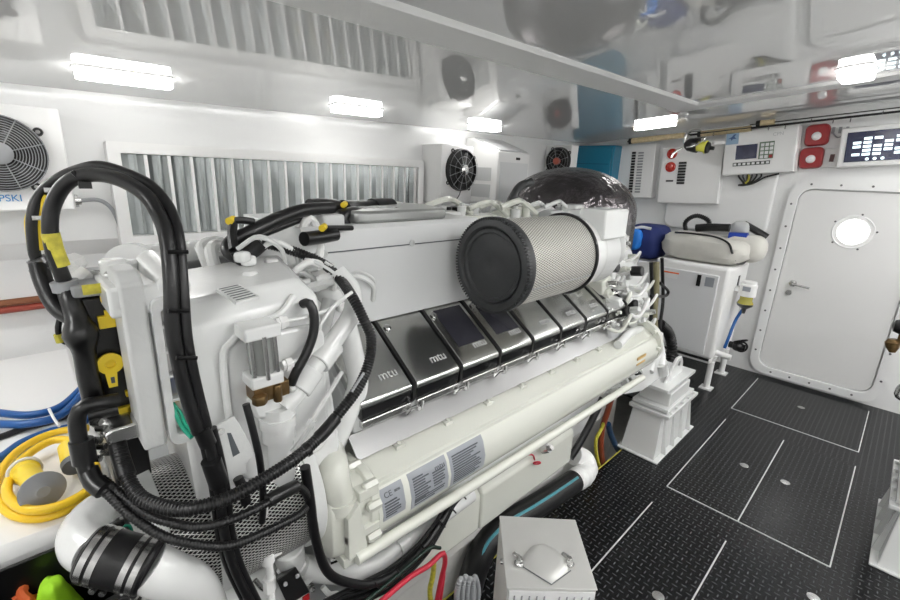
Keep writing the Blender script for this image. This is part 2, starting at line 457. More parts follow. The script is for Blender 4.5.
# ------------------------------------------------------------------ fans
def fan(t, c, ax, rad, nring, nspoke, hub_m, hub_r, tabs=True, col=BLACK):
    c = Vector(c); ax = Vector(ax).normalized(); u = Vector((0, 0, 1)); w = ax.cross(u)
    sh = MB().lathe(c, ax, [(0, rad * 1.02), (.03, rad * 1.0), (.034, rad * .96), (.004, rad * .93)], 48)
    if tabs:
        for k in range(4):
            a = R(35 + 90 * k); d = u * math.cos(a) + w * math.sin(a)
            sh.torus(c + d * (rad * 1.08) + ax * .01, ax, .013, .005, 14)
    S('fan_shroud', sh, col, t)
    bl = MB()
    for k in range(7):
        a0 = 2 * PI * k / 7
        pts = []
        for (rr, da, h) in ((.3, 0, .018), (.9, .15, .020), (.9, .62, .008), (.3, .7, .006)):
            a = a0 + da; pts.append(c + (u * math.cos(a) + w * math.sin(a)) * rad * rr + ax * h)
        bl.add([*pts, *[p - ax * .003 for p in pts]], [(0, 1, 2, 3), (7, 6, 5, 4), (0, 4, 5, 1), (1, 5, 6, 2), (2, 6, 7, 3), (3, 7, 4, 0)])
    S('fan_blades', bl, BLACK, t)
    gd = MB()
    for k in range(nring): gd.torus(c + ax * .046, ax, rad * (.28 + .70 * k / max(1, nring - 1)), .0016, 40, 4)
    for k in range(nspoke):
        a = 2 * PI * k / nspoke + .3; d = u * math.cos(a) + w * math.sin(a)
        gd.cyl(c + d * rad * .2 + ax * .05, c + d * rad * 1.0 + ax * .042, .0024, n=5)
    S('fan_guard', gd, GREYP, t)
    S('fan_hub', MB().lathe(c + ax * .02, ax, [(0, hub_r), (.04, hub_r), (.046, hub_r * .8), (.048, hub_r * .3)], 24), hub_m, t)
t = thing('fan_unit', 'white wall box with large black round fan and blue lettering, far left', 'fan', (-.05, W1, 1.56))
S('cabinet', MB().box(-.42, .235, 2.70, W1, 1.562, 1.995), PLAS, t, bevel=.008)
fan(t, (.018, 2.70, 1.80), (0, -1, 0), .152, 12, 8, GREYP, .044)
text('blue_lettering', 'POMPSKI', .04, (-.02, 2.698, 1.617), (1, 0, 0), (0, 0, 1), mat('blue_ink', (.05, .28, .6), .4), t)
t = thing('fan_unit', 'white wall box with small round black fan beside the louvred vent', 'fan', (2.70, W1, 1.56))
S('cabinet', MB().box(2.52, 2.88, 2.70, W1, 1.555, 2.01), PLAS, t, bevel=.006)
fan(t, (2.735, 2.70, 1.82), (0, -1, 0), .165, 3, 12, STEEL, .04)
S('cord', MB().tube([(2.72, 2.67, 1.66), (2.70, 2.665, 1.62), (2.69, 2.69, 1.58)], .004), DSTEEL, t)
t = thing('air_conditioner', 'white air conditioner with sloped top and side grilles in the far left corner', 'air conditioner', (3.25, W1, 1.55))
S('casing', MB().prism([(2.55, 1.55), (2.55, 1.985), (W1 - .06, 2.10), (W1 - .004, 2.10), (W1 - .004, 1.55)], 'x', 3.03, 3.47), PLAS, t, bevel=.01)
S('top_grille', MB().prism([(2.56, 1.992), (2.558, 1.998), (W1 - .08, 2.104), (W1 - .08, 2.096)], 'x', 3.06, 3.44), LGREY, t)
g = MB()
for z in (1.60, 1.74): g.box(3.026, 3.031, 2.62, 2.84, z, z + .11)
S('side_grille', g, LGREY, t)
S('front_panel', MB().box(3.06, 3.44, 2.544, 2.551, 1.57, 1.90), mat('ac_front', (.74, .75, .75), .4), t)
S('display', MB().box(3.27, 3.32, 2.543, 2.551, 1.925, 1.945), BLACK, t)
t = thing('fan_unit', 'black round fan with red hub behind the dark foil dome', 'fan', (4.45, W1, 1.75))
S('cabinet', MB().box(4.27, 4.40, 2.62, W1 - .004, 1.70, 2.12), PLAS, t, bevel=.006)
fan(t, (4.27, 2.76, 1.955), (-1, 0, 0), .14, 4, 8, mat('red_hub', (.5, .12, .08), .4), .035)

# blue wall cabinet and everything else on the front wall
t = thing('wall_cabinet', 'blue metal wall cabinet high in the far left corner', 'cabinet', (4.95, 2.64, 1.5))
S('body', MB().box(4.82, W2, 2.43, 2.93, 1.35, 2.15), TEALC, t, bevel=.006)
S('door', MB().box(4.80, 4.82, 2.45, 2.91, 1.37, 2.13), TEALC, t, bevel=.004)
for z in (1.55, 1.75, 1.95): S('seam', MB().box(4.797, 4.801, 2.47, 2.89, z, z + .006), mat('blue_dark', (.0, .09, .16), .4), t)
def wallrot(yc, zc, ang):
    return Matrix.Translation((0, yc, zc)) @ Matrix.Rotation(R(ang), 4, 'X')
def quadY(px, X): return [X_(a, b, X) for a, b in px]
t = thing('breaker_panel', 'narrow white electrical panel with two dark rows of breakers', 'electrical panel', (5.0, 2.2, 1.6))
m = wallrot(2.225, 1.90, -3)
S('enclosure', MB().box(4.98, W2, -.175, .215, -.29, .27, m), PLAS, t, bevel=.008)
g = MB(); g2 = MB()
for k in range(15):
    g.box(4.97, 4.981, .03, .07, -.235 + k * .029, -.235 + k * .029 + .022, m)
    g2.box(4.972, 4.981, -.055, .0, -.235 + k * .029, -.235 + k * .029 + .016, m)
S('breakers', g, BLACK, t); S('breaker_tags', g2, GREYP, t)
t = thing('breaker_panel', 'wide white electrical panel with two round red lamps', 'electrical panel', (5.0, 1.72, 1.58))
m = wallrot(1.70, 1.88, -3)
S('enclosure', MB().box(4.97, W2, -.30, .27, -.29, .26, m), PLAS, t, bevel=.006)
for (y, z) in ((.17, .20), (.17, .07)):
    p = m @ Vector((4.97, y, z))
    S('indicator_lamp', MB().lathe(p, (-1, 0, 0), [(0, .05), (.012, .05), (.014, .036), (.026, .03), (.032, .01)], 24), mat('lamp_red', (.5, .03, .02), .2, coat=.5), t)
g = MB()
for k in range(8): g.box(4.955, 4.971, .02, .09, -.10 + k * .028, -.10 + k * .028 + .02, m)
S('breakers', g, BLACK, t)
S('switch', MB().box(4.96, 4.971, .13, .2, -.075, -.06, m), BLACK, t)
t = thing('control_unit', 'white control unit with blue screen, keypad and swallow sticker', 'control panel', (4.95, 1.1, 1.9))
m = wallrot(1.135, 2.09, -5.5)
S('housing', MB().box(4.92, W2, -.29, .26, -.195, .19, m), PLAS, t, bevel=.008)
S('screen', MB().box(4.915, 4.921, -.005, .16, -.06, .065, m), SCREEN, t)
g = MB(); r_ = MB()
for i in range(3):
    for j in range(4):
        S('key', MB().box(4.914, 4.921, -.125 + i * .034, -.125 + i * .034 + .026, -.065 + j * .034, -.065 + j * .034 + .026, m), RED if (i == 0 and j == 0) else LABW, t)
for i in range(8): S('key', MB().box(4.914, 4.921, -.105 + i * .036, -.105 + i * .036 + .022, -.112, -.093, m), LABW, t)
S('key_strip', MB().box(4.9165, 4.9205, -.112, .176, -.118, -.087, m), mat('key_dark', (.05, .06, .05), .5), t)
S('keypad_frame', MB().box(4.9165, 4.9205, -.13, -.02, -.07, .075, m), mat('keypad_green', (.10, .17, .10), .5), t)
S('sticker', MB().box(4.917, 4.921, .15, .25, .08, .18, m), mat('sticker_blue', (.28, .42, .58), .4), t)
bird = MB()
bp_ = [(.235, .13), (.205, .145), (.19, .165), (.17, .168), (.185, .145), (.165, .125), (.195, .128), (.205, .112), (.212, .13)]
bird.rings([[m @ Vector((x, y, z)) for y, z in bp_] for x in (4.917, 4.915)])
S('swallow_mark', bird, mat('sticker_navy', (.04, .10, .25), .4), t)
text('maker_letters', 'CPN', .04, m @ Vector((4.918, -.15, .13)), m.to_3x3() @ Vector((0, -1, 0)), m.to_3x3() @ Vector((0, 0, 1)), LGREY, t)
g = MB()
for k in range(7):
    y = 1.25 - k * .035
    g.tube([(4.99, y + (.0 if k < 6 else -.1), 1.905), (4.99, y, 1.87), (4.99, 1.2 - k * .012, 1.81), (4.98, 1.22 + .02 * math.sin(k), 1.79)], .008, 8)
S('cable_tails', g, BLACK, t)
S('yellow_tail', MB().tube([(4.975, 1.17, 1.90), (4.97, 1.16, 1.85), (4.975, 1.18, 1.81)], .008, 8), YELT, t)
for (px_, py_, lab) in ((817, 135, 'upper red alarm sounder beside the control unit'), (811, 158, 'lower red alarm sounder beside the control unit')):
    c = X_(px_, py_, 5.06)
    t = thing('alarm_sounder', lab, 'alarm', (5.1, c.y, c.z - .08), 'red alarm sounders')
    mm = Matrix.Translation((0, c.y, c.z)) @ Matrix.Rotation(R(-5), 4, 'X')
    S('base', MB().rings([[mm @ Vector((xx, a * s_, b * s_)) for a, b in rrect(0, 0, .165, .175, .04)] for xx, s_ in ((5.10, 1), (5.06, 1), (5.045, .9))]), RED, t)
    cc = mm @ Vector((5.045, .0, -.01))
    S('beacon_lens', MB().lathe(cc, (-1, 0, 0), [(0, .034), (.014, .032), (.024, .018)], 24), LABW, t)
c = X_(832, 158, 5.08)
t = thing('switch_plate', 'small white plate with a dark switch beside the lower red sounder', 'switch', (5.1, c.y, c.z - .08))
S('plate', MB().cbox((5.09, c.y, c.z), (.02, .115, .15)), PLAS, t, bevel=.004)
S('rocker', MB().cbox((5.078, c.y, c.z), (.01, .03, .06)), mat('switch_dark', (.1, .04, .04), .4), t)
c = X_(840, 130, 5.08)
t = thing('cable_clips', 'grey wall clips above the white switch plate', 'clip', (5.1, c.y, c.z))
g = MB()
for k in (-.045, 0, .045): g.cbox((5.09, c.y + k, c.z), (.02, .018, .05))
g.tube([(5.085, c.y - .045, c.z - .02), (5.08, c.y, c.z - .06), (5.085, c.y + .045, c.z - .02)], .005)
S('clip', g, GREYP, t)
# display screen
t = thing('wall_display', 'large wall screen with lit white readouts in white frame, top right', 'screen', (5.05, .25, 1.93))
m = wallrot(.24, 2.145, -5)
S('bezel', MB().box(4.99, W2, -.36, .335, -.155, .155, m), PLAS, t, bevel=.01)
S('screen', MB().box(4.984, 4.991, -.32, .29, -.115, .115, m), SCREEN, t)
g = MB()
random.seed(4)
for i in range(8):
    for j in range(5):
        if (i, j) in ((3, 0), (3, 4), (4, 2)): continue
        if random.random() < .12: continue
        g.box(4.982, 4.985, .20 - i * .062, .20 - i * .062 + .048, -.07 + j * .03, -.07 + j * .03 + .019, m)
S('readouts', g, LCD, t)
g = MB()
for i in range(3): g.lathe(m @ Vector((4.985, .15 - i * .045, -.098)), (-1, 0, 0), [(0, .011), (.003, .011)], 14)
S('screen_buttons', g, LCD, t)
random.seed(7)
# fishing rods under the deckhead
def rod(y0, y1, X, dz, h0, h1, lab, rd=.006):
    t = thing('fishing_rod', lab, 'fishing rod', (X, (y0 + y1) / 2, ceil_z(X, (y0 + y1) / 2) - dz), 'fishing rods under the deckhead')
    f = lambda y, e=0: Vector((X, y, ceil_z(X, y) - dz - e))
    S('blank', MB().cyl(f(y0), f(y1), rd, rd * .6, 10), BLACK, t)
    S('cork_handle', MB().lathe(f(h0), f(h1) - f(h0), [(0, .028), ((h1 - h0 if h1 > h0 else h0 - h1) * 1., .024)], 16), CORK, t)
    S('butt_cap', MB().cyl(f(h0 + (.03 if h0 > h1 else -.03)), f(h0), .030, n=16), BLACK, t)
    g = MB()
    yy = min(h0, h1) - .25
    while yy > min(y0, y1) + .2:
        S('line_guide', MB().torus(f(yy, .022), (0, 1, 0), .014, .002, 14, 5), DSTEEL, t); yy -= .42
    return t
a = X_(628, 138, 4.75); b = X_(685, 133, 4.75)
rod(a.y, -.9, 4.75, ceil_z(4.75, 2.1) - a.z + .02, a.y - .05, b.y, 'fishing rod with pale cork handle beside the ceiling light')
a = X_(702, 131, 4.9); b = X_(752, 126, 4.9)
rod(a.y + .1, -1.2, 4.9, .055, a.y, b.y, 'fishing rod with cork handle above the control unit', .007)
rod(1.2, -1.6, 4.80, .035, 1.12, 1.02, 'thin fishing rod hung nearest the deckhead above the screen', .005)
# fishing reel
c = X_(698, 146, 4.70)
t = thing('fishing_reel', 'silver spinning reel with yellow line spool below the ceiling', 'fishing reel', c)
S('spool', MB().lathe(c + Vector((0, .02, 0)) * 1.55, (0, -1, -.1), [(0.0000, 0.0558), (0.0186, 0.0558), (0.0217, 0.0434), (0.0930, 0.0465), (0.0961, 0.0589), (0.1085, 0.0558)], 28), mat('yellow_line', (.75, .72, .1), .4), t)
S('rotor', MB().lathe(c + Vector((0, .075, .01)) * 1.55, (0, -1, -.1), [(0.0000, 0.0310), (0.0310, 0.0558), (0.0930, 0.0651), (0.1162, 0.0651)], 24), BLACK, t)
S('spool_cap', MB().lathe(c + Vector((0, -.05, -.01)) * 1.55, (0, -1, -.1), [(0.0000, 0.0527), (0.0186, 0.0465), (0.0310, 0.0186), (0.0620, 0.0155)], 24), BLACK, t)
S('foot', MB().tube([c + Vector((0, .07, .0)) * 1.55, c + Vector((0, .08, .05)) * 1.55, c + Vector((0, .06, .085)) * 1.55, c + Vector((0, .0, .09)) * 1.55], 0.0162), STEEL, t)
S('bail_arm', MB().tube([c + Vector((-.04, .05, -.01)) * 1.55, c + Vector((-.045, .0, .0)) * 1.55, c + Vector((-.02, -.04, .045)) * 1.55, c + Vector((.02, .03, .045)) * 1.55], 0.0072), STEEL, t)
S('crank_handle', MB().tube([c + Vector((-.02, .08, -.01)) * 1.55, c + Vector((-.05, .11, -.04)) * 1.55, c + Vector((-.06, .12, -.07)) * 1.55], 0.0108), STEEL, t)

# ------------------------------------------------------------------ genset enclosure on legs, with the things around it
gx0, gx1, gy0, gy1, gz0, gz1 = 4.25, 4.86, .98, 1.60, .29, 1.12
t = thing('machinery_cabinet', 'white machinery cabinet on legs beside the door', 'cabinet', ((gx0 + gx1) / 2, (gy0 + gy1) / 2, 0))
S('body', MB().box(gx0, gx1, gy0, gy1, gz0, gz1), PLAS, t, bevel=.03, seg=4)
S('door', MB().box(gx0 - .012, gx0 + .005, gy0 + .07, gy1 - .03, gz0 + .04, gz1 - .075), mat('cabinet_door', (.74, .75, .76), .3, coat=.2), t, bevel=.006)
S('warning_label', MB().box(gx0 - .016, gx0 - .011, 1.37, 1.50, 1.0, 1.012), ORANGE, t)
S('paper_label', MB().box(gx0 - .015, gx0 - .011, 1.38, 1.49, .955, .997), LABW, t)
S('latch', MB().box(gx0 - .022, gx0 - .011, 1.185, 1.215, .93, 1.03), BLACK, t)
S('rating_label', MB().box(gx0 - .015, gx0 - .011, 1.08, 1.15, .94, 1.02), LAB, t)
S('base_tray', MB().box(gx0 + .0, gx1, gy0 + .01, gy1 + .25, gz0 - .035, gz0), PLAS, t, bevel=.006)
S('black_gasket', MB().tube([(gx0 - .005, gy0 + .02, gz0 + .0), (gx0 - .005, 1.3, gz0 + .002), (gx0 - .005, gy1 + .25, gz0 + .03)], .012), RUB, t)
for (lx, ly) in ((4.32, .99), (4.80, 1.0), (4.32, 1.6), (4.80, 1.6)):
    S('leg', MB().cyl((lx, ly, .01), (lx, ly, gz0 - .03), .026, n=16).box(lx - .05, lx + .05, ly - .05, ly + .05, .0, .012).prism([(lx - .0, gz0 - .03), (lx + .14, gz0 - .03), (lx + .01, .12)], 'y', ly - .004, ly + .004), PLAS, t)
S('handle_slot', MB().box(4.56, 4.60, gy0 - .004, gy0 + .003, .90, 1.02), BLACK, t)
S('drain_stub', MB().cyl((4.36, gy0, .34), (4.36, gy0 - .12, .33), .026, n=16), PLAS, t)
c = X_(740, 288, 4.62)
t = thing('fuel_filter', 'fuel filter with white head and yellow bowl on the cabinet side', 'filter', (4.62, .9, c.z - .2))
fx, fy = 4.55, .885
z_ = .86
S('head', MB().lathe((fx, fy, z_), (0, 0, 1), [(0, .065), (.10, .065), (.11, .055), (.13, .055), (.135, .03)], 24).box(fx - .03, fx + .03, fy, .985, z_ + .03, z_ + .07), PLAS, t)
S('label_plate', MB().box(fx - .068, fx - .06, fy - .03, fy + .03, z_ + .05, z_ + .09), LAB, t)
S('bowl', MB().lathe((fx, fy, z_), (0, 0, -1), [(0, .05), (.04, .05), (.06, .06), (.07, .062)], 24), BOWL, t)
S('drain_cup', MB().lathe((fx, fy, z_ - .07), (0, 0, -1), [(0, .066), (.02, .06), (.05, .02), (.09, .015)], 24), DSTEEL, t)
o = S('blue_hose', MB().tube([(fx, fy + .01, z_ - .13), (fx - .02, fy + .04, .62), (fx - .1, .93, .48), (fx - .12, .94, .38)], .013), BLUE)
tag(o, 'short blue hose dropping from the fuel filter to the pump', 'hose')
t = thing('small_pump', 'small black pump low beside the white cabinet', 'pump', (4.5, .86, .3))
S('body', MB().ball((4.52, .86, .40), .05, .05, .045).cyl((4.52, .93, .40), (4.52, .80, .40), .03), BLACK, t)
S('wiring', MB().torus((4.50, .83, .41), (1, .4, 0), .045, .008, 24).torus((4.53, .85, .45), (.3, .5, 1), .05, .008, 24), RUB, t)

# bag and gear on the cabinet
t = thing('canvas_bag', 'off-white canvas bag lying on top of the machinery cabinet', 'bag', (4.5, 1.25, gz1))
def blob(cx, cy, z0, wx, wy, h, e=.5, n=28, m=10, taper=0.):
    g = MB(); rs = []
    for i in range(m + 1):
        th = -PI / 2 + PI * i / m
        zz = z0 + h / 2 + h / 2 * (abs(math.sin(th)) ** .8) * (1 if math.sin(th) > 0 else -1); cr = max(.02, math.cos(th)) ** e
        ring = []
        for k in range(n):
            a = 2 * PI * k / n; ca, sa = math.cos(a), math.sin(a)
            ux = abs(ca) ** .5 * (1 if ca > 0 else -1); uy = abs(sa) ** .5 * (1 if sa > 0 else -1)
            hh = 1 + taper * uy
            wob = 1 + .03 * math.sin(5 * a + 3 * zz * 20)
            ring.append((cx + ux * wx / 2 * cr * wob, cy + uy * wy / 2 * cr * wob, z0 + (zz - z0) * hh))
        rs.append(ring)
    return g.rings(rs)
S('bag_body', blob(4.50, 1.27, gz1 + .002, .44, .70, .23, .28, taper=.05), CANVAS, t)
S('bag_flap', blob(4.64, 1.0, gz1 + .02, .3, .32, .24, .5), CANVAS, t)
S('loose_strap', MB().tube([(4.34, 1.50, gz1 + .235), (4.30, 1.40, gz1 + .245), (4.36, 1.28, gz1 + .24), (4.32, 1.15, gz1 + .235), (4.30, 1.05, gz1 + .20), (4.29, 1.0, gz1 + .12)], .009, 6), BLACK, t)
S('zip_seam', MB().tube([(4.31, 1.55, gz1 + .05), (4.30, 1.27, gz1 + .045), (4.32, 1.02, gz1 + .035)], .004), LGREY, t)
S('tag_patch', MB().box(4.298, 4.306, 1.37, 1.42, gz1 + .12, gz1 + .135), mat('patch_brown', (.2, .1, .08), .6), t)
S('strap', MB().tube([(4.4, 1.02, gz1 + .17), (4.36, 1.0, gz1 + .12), (4.34, .98, gz1 + .05), (4.45, .95, gz1 + .03), (4.6, .96, gz1 + .05)], .012, 6).tube([(4.36, 1.05, gz1 + .13), (4.33, 1.02, gz1 + .09), (4.36, .98, gz1 + .10)], .010, 6), BLACK, t)
t = thing('dive_bag', 'navy and bright blue bag slumped between engine and canvas bag', 'bag', (4.2, 1.75, gz1 - .06))
S('bag_body', blob(4.52, 1.80, gz1 - .06, .45, .34, .33, .4), NAVY, t)
S('blue_pocket', blob(4.29, 1.86, gz1 + .03, .12, .18, .20, .5), CBLUE, t)
S('white_flash', MB().tube([(4.30, 1.86, gz1 + .23), (4.32, 1.80, gz1 + .25), (4.34, 1.72, gz1 + .24)], .014, 8), LABW, t)
o = S('shelf_box', MB().box(4.30, 4.9, 1.62, 2.0, .9, gz1 - .062), PLAS, bevel=.01)
tag(o, 'white box shelf behind the engine, under the navy bag', 'shelf')
gz1 += .045
t = thing('snorkel_set', 'black ribbed hose and straps heaped on the canvas bag', 'diving gear', (4.6, 1.3, gz1 + .22))
S('ribbed_hose', MB().tube([(4.62, 1.50, gz1 + .17), (4.62, 1.52, gz1 + .27), (4.62, 1.44, gz1 + .335), (4.62, 1.34, gz1 + .31), (4.62, 1.30, gz1 + .25)], .022, 10, corr=.2, pitch=.016), RUB, t)
S('black_fins', MB().tube([(4.55, 1.40, gz1 + .23), (4.56, 1.28, gz1 + .25), (4.57, 1.13, gz1 + .26)], .035, 10).tube([(4.66, 1.05, gz1 + .30), (4.7, .96, gz1 + .25), (4.72, .87, gz1 + .20)], .030, 10), BLACK, t)
S('pale_pouch', blob(4.66, 1.07, gz1 + .2, .1, .14, .12, .5), LGREY, t)
S('blue_can', MB().cyl((4.56, 1.12, gz1 + .19), (4.56, .98, gz1 + .20), .035, n=16), mat('deep_blue', (.01, .05, .38), .35), t)

gz1 -= .045
# ------------------------------------------------------------------ engine mounts and pedestals
def mount(sy, yin, lab, grp):
    t = thing('engine_pedestal', lab, 'engine mount', (3.15, yin + sy * .15, 0), grp)
    f = lambda q: yin + sy * q
    x0, x1 = 2.80, 3.50
    def b(m_, xa, xb, qa, qb, za, zb): return m_.box(xa, xb, min(f(qa), f(qb)), max(f(qa), f(qb)), za, zb)
    g = MB(); b(g, x0, x1, 0, .28, 0, .012)
    g.hexa([(x0 + .02, f(.03), .01), (x1 - .01, f(.03), .01), (x1 - .01, f(.26), .01), (x0 + .02, f(.26), .01),
            (x0 + .10, f(.05), .30), (x1 - .12, f(.05), .30), (x1 - .12, f(.25), .30), (x0 + .10, f(.25), .30)])
    S('plinth', g, WHITE, t, bevel=.004)
    g = MB()
    for k in range(4):
        xx = x0 + .14 + k * .155; S('gusset', MB().prism([(f(.0), .01), (f(.06), .01), (f(.06), .28), (f(.04), .28)], 'x', xx - .005, xx + .005), WHITE, t)
    g = MB(); b(g, x0 + .07, x1 - .08, .0, .27, .30, .325); b(g, x0 + .09, x1 - .12, .02, .26, .333, .36)
    S('cap_plate', g, WHITE, t, bevel=.004)
    g = MB()
    for k in range(5): S('cap_bolt', MB().bolt((x0 + .12 + k * .11, f(.012), .325), (0, 0, 1), .010, .014), WHITE, t)
    g = MB(); b(g, x0 + .14, x1 - .20, .035, .24, .36, .455)
    S('rubber_mount', g, WHITE, t, bevel=.008)
    S('levelling_nut', MB().cyl((3.12, f(.09), .455), (3.12, f(.09), .50), .035, n=6), STEEL, t)
    g = MB(); b(g, x0 + .02, x1 - .18, .02, .26, .50, .525)
    pl = [(2.90, .525), (3.20, .525), (3.17, .62), (3.13, .665), (3.06, .665), (3.00, .62), (2.96, .56)]
    for q in (.07, .19): g.prism(pl, 'y', min(f(q), f(q + .02)), max(f(q), f(q + .02)))
    S('engine_bracket', g, WHITE, t, bevel=.004)
    S('pivot_hole', MB().cyl((3.10, f(.068), .62), (3.10, f(.095), .62), .018, n=16), DSTEEL, t)
    return t
mount(1, .826, 'white engine mount pedestal standing on the floor in the middle of the picture', 'engine mount pedestals')
mount(-1, -.219, 'white engine mount pedestal cut off by the right edge of the picture', 'engine mount pedestals')
c = X_(897, 326, 3.6)
t = thing('hose_union', 'black knob and brass valve on a stand pipe at the right edge', 'valve', (3.6, -.32, 0))
S('stand_pipe', MB().cyl((3.66, -.33, 0), (3.66, -.33, .95), .022, n=14).cyl((3.66, -.33, 0), (3.66, -.33, .012), .06, n=20).cyl((3.66, -.33, c.z - .02), (c.x, c.y - .05, c.z - .02), .016, n=12), WHITE, t)
S('knob', MB().lathe(c + Vector((0, .02, 0)), (0, -1, 0), [(0, .01), (.01, .035), (.04, .045), (.12, .045)], 20), BLACK, t)
S('brass_valve', MB().lathe(c + Vector((0, -.0, -.08)), (0, -.2, -1), [(0, .02), (.02, .035), (.05, .03), (.08, .015)], 16).cyl(c + Vector((0, -.03, -.02)), c + Vector((0, -.03, -.1)), .012), BRASS, t)
c = X_(899, 392, 3.6)
o = S('steel_elbow', MB().tube([Vector((3.62, -.36, .0)), Vector((3.62, -.34, c.z - .12)), c + Vector((0, -.15, -.05)), c + Vector((0, -.02, -.03)), c + Vector((0, .0, .0)), c + Vector((0, -.02, .05)), c + Vector((0, -.12, .06))], .020, 14), STEEL)
tag(o, 'curved steel pipe elbow low at the right edge of the picture', 'pipe')
#ENGINE
# ================================================================== the engine
EY = 1.45                                                     # centreline
eng = thing('marine_engine', 'large white V-engine with air filter, chrome covers and black hoses filling the left', 'engine', (1.5, EY, 0))
# crankcase
cs = [(1.10, .34), (1.06, .62), (1.10, .98), (1.10, 1.06), (1.30, 1.28), (1.75, 1.28), (1.92, 1.05), (1.92, .6), (1.86, .34)]
S('crankcase', MB().prism(cs, 'x', .60, 2.62), WHITE, eng, bevel=.015)
# oil pan and foundation girder
g = MB().prism([(1.0, .34), (1.0, .515), (1.03, .55), (1.9, .55), (1.9, .34)], 'x', .62, 1.225).prism([(1.0, .33), (1.0, .515), (1.03, .55), (1.9, .55), (1.9, .33)], 'x', 1.231, 1.955)
S('oil_pan', g, CREAM, eng, bevel=.012, seg=3)
S('dipstick', MB().torus((1.60, .985, .50), (.5, .6, .6), .016, .004, 20).tube([(1.60, 1.0, .51), (1.56, .99, .56), (1.50, 1.0, .58)], .004), REDC, eng)
S('drain_plug', MB().cyl((1.66, 1.0, .54), (1.66, .965, .565), .022, n=16).cyl((1.66, .97, .56), (1.66, .95, .575), .014, n=6), STEEL, eng)
g = MB().prism([(1.08, -.6), (1.08, .22), (1.04, .25), (1.04, .30), (1.35, .30), (1.35, -.6)], 'x', .2, 1.96).prism([(1.40, -.6), (1.40, .30), (1.6, .30), (1.6, -.6)], 'x', 1.96, 3.4)
o = struct('trim_5', g, BILGE, bevel=.006)

# intercooler / charge-air pipe along the side
tp = [(1.06, .985), (.965, .998), (.945, .996), (.915, .982), (.884, .965), (.882, .953), (.872, .950), (.856, .928), (.842, .880), (.845, .840), (.862, .805), (.89, .78), (.93, .765), (1.0, .76), (1.06, .78)]
LSEG = [(.882, .955), (.872, .950), (.856, .928), (.842, .880), (.845, .840), (.862, .805)]
def arc(p, n=3):
    out = []
    for i in range(len(p)):
        a, b = Vector(p[i]), Vector(p[(i + 1) % len(p)])
        out.append(tuple(a))
    return out
tube_ = S('coolant_header', MB().prism(tp, 'x', .60, 2.50), CREAM, eng, angle=28)
g = MB().cyl((.52, .838, .795), (2.32, .838, .775), .017, n=14)
S('lower_rail', g, CREAM, tube_)
for k in range(9):
    xx = .74 + k * .205
    S('flange_bolt', MB().cbox((xx, .94, .996), (.035, .024, .012)).bolt((xx, .94, 1.0), (0, -.3, 1), .008, .006), CREAM, tube_, bevel=.002)
# near end cap of the header
g = MB()
g.rings([[(x, .945 + (y - .945) * s, .90 + (z - .90) * s) for y, z in rrect(.95, .88, .19, .235, .06)] for x, s in ((.605, 1.08), (.58, 1.08), (.575, 1.0), (.52, .97), (.47, .86), (.45, .6))])
g.box(.54, .60, .848, 1.05, .955, .985).box(.50, .60, .842, 1.05, .845, .87).box(.49, .575, .85, .95, .77, .80).prism([(.50, .80), (.50, .93), (.535, .96), (.56, .80)], 'y', .84, .87)
S('end_cap', g, CREAM, tube_, bevel=.006)
g = MB()
for (y, z) in ((.86, .985), (.843, .93), (.845, .83), (.89, .765), (.97, .765), (.94, 1.0)): S('end_cap_bolt', MB().bolt((.60, y, z), (-1, 0, 0), .014, .03), CREAM, tube_)
p = [Y_(340, 500, .90), Y_(335, 482, .90), Y_(333, 466, .92), Y_(330, 452, 1.0)]
S('header_elbow', MB().tube(p, .040, 20).tube([p[0] + Vector((0, 0, -.02)), p[0] + Vector((0, 0, .012))], .048, 20, step=.03), CREAM, tube_)
g = MB().lathe((2.50, .965, .90), (1, 0, 0), [(0, .135), (.03, .135), (.04, .12), (.09, .11), (.13, .06)], 28)
for k in range(8):
    a = 2 * PI * k / 8; g.bolt((2.49, .965 + .128 * math.cos(a), .90 + .128 * math.sin(a)), (-1, 0, 0), .012, .012)
S('far_end_cap', g, CREAM, tube_)
# labels on the curve
def curved(name, x0, x1, za, zb, m, off=.0012, par=None):
    seg = LSEG
    def at(z):
        for i in range(len(seg) - 1):
            if seg[i][1] >= z >= seg[i + 1][1]:
                t = (seg[i][1] - z) / (seg[i][1] - seg[i + 1][1]); return seg[i][0] + (seg[i + 1][0] - seg[i][0]) * t
        return seg[0][0]
    zs = [za, *[z for y, z in seg if za > z > zb], zb]
    outer = []; inner = []
    for z in zs: outer.append((at(z) - off, z)); inner.append((at(z) + .001, z))
    g = MB().prism(outer + inner[::-1], 'x', x0, x1)
    return S(name, g, m, par or tube_)
curved('ce_label', .612, .690, .944, .856, LAB)
curved('maker_label', .712, .862, .946, .838, LAB)
curved('data_label', .874, 1.035, .946, .825, LAB)
S('small_label', MB().box(2.22, 2.32, .839, .843, .90, .915).box(2.22, 2.32, .839, .843, .87, .88), mat('label_amber', (.6, .4, .15), .5), tube_)
random.seed(3)
g = MB()
for (xa, xb, z0, z1) in ((.62, .682, .905, .865), (.725, .79, .928, .85), (.80, .853, .915, .87), (.886, 1.02, .93, .835), (.725, .85, .862, .845)):
    z = z0
    while z > z1:
        w = random.uniform(.6, 1.) * (xb - xa)
        yy = {True: .846, False: .8415}[z > .9]
        seg = LSEG
        for i in range(5):
            if seg[i][1] >= z >= seg[i + 1][1]:
                t = (seg[i][1] - z) / (seg[i][1] - seg[i + 1][1]); yy = seg[i][0] + (seg[i + 1][0] - seg[i][0]) * t
        g.box(xa, xa + w, yy - .0022, yy, z, z + .0036); z -= .0078
S('label_print', g, LABD, tube_)
nrm = Vector((0, -.795, .605)); upd = Vector((0, .605, .795))
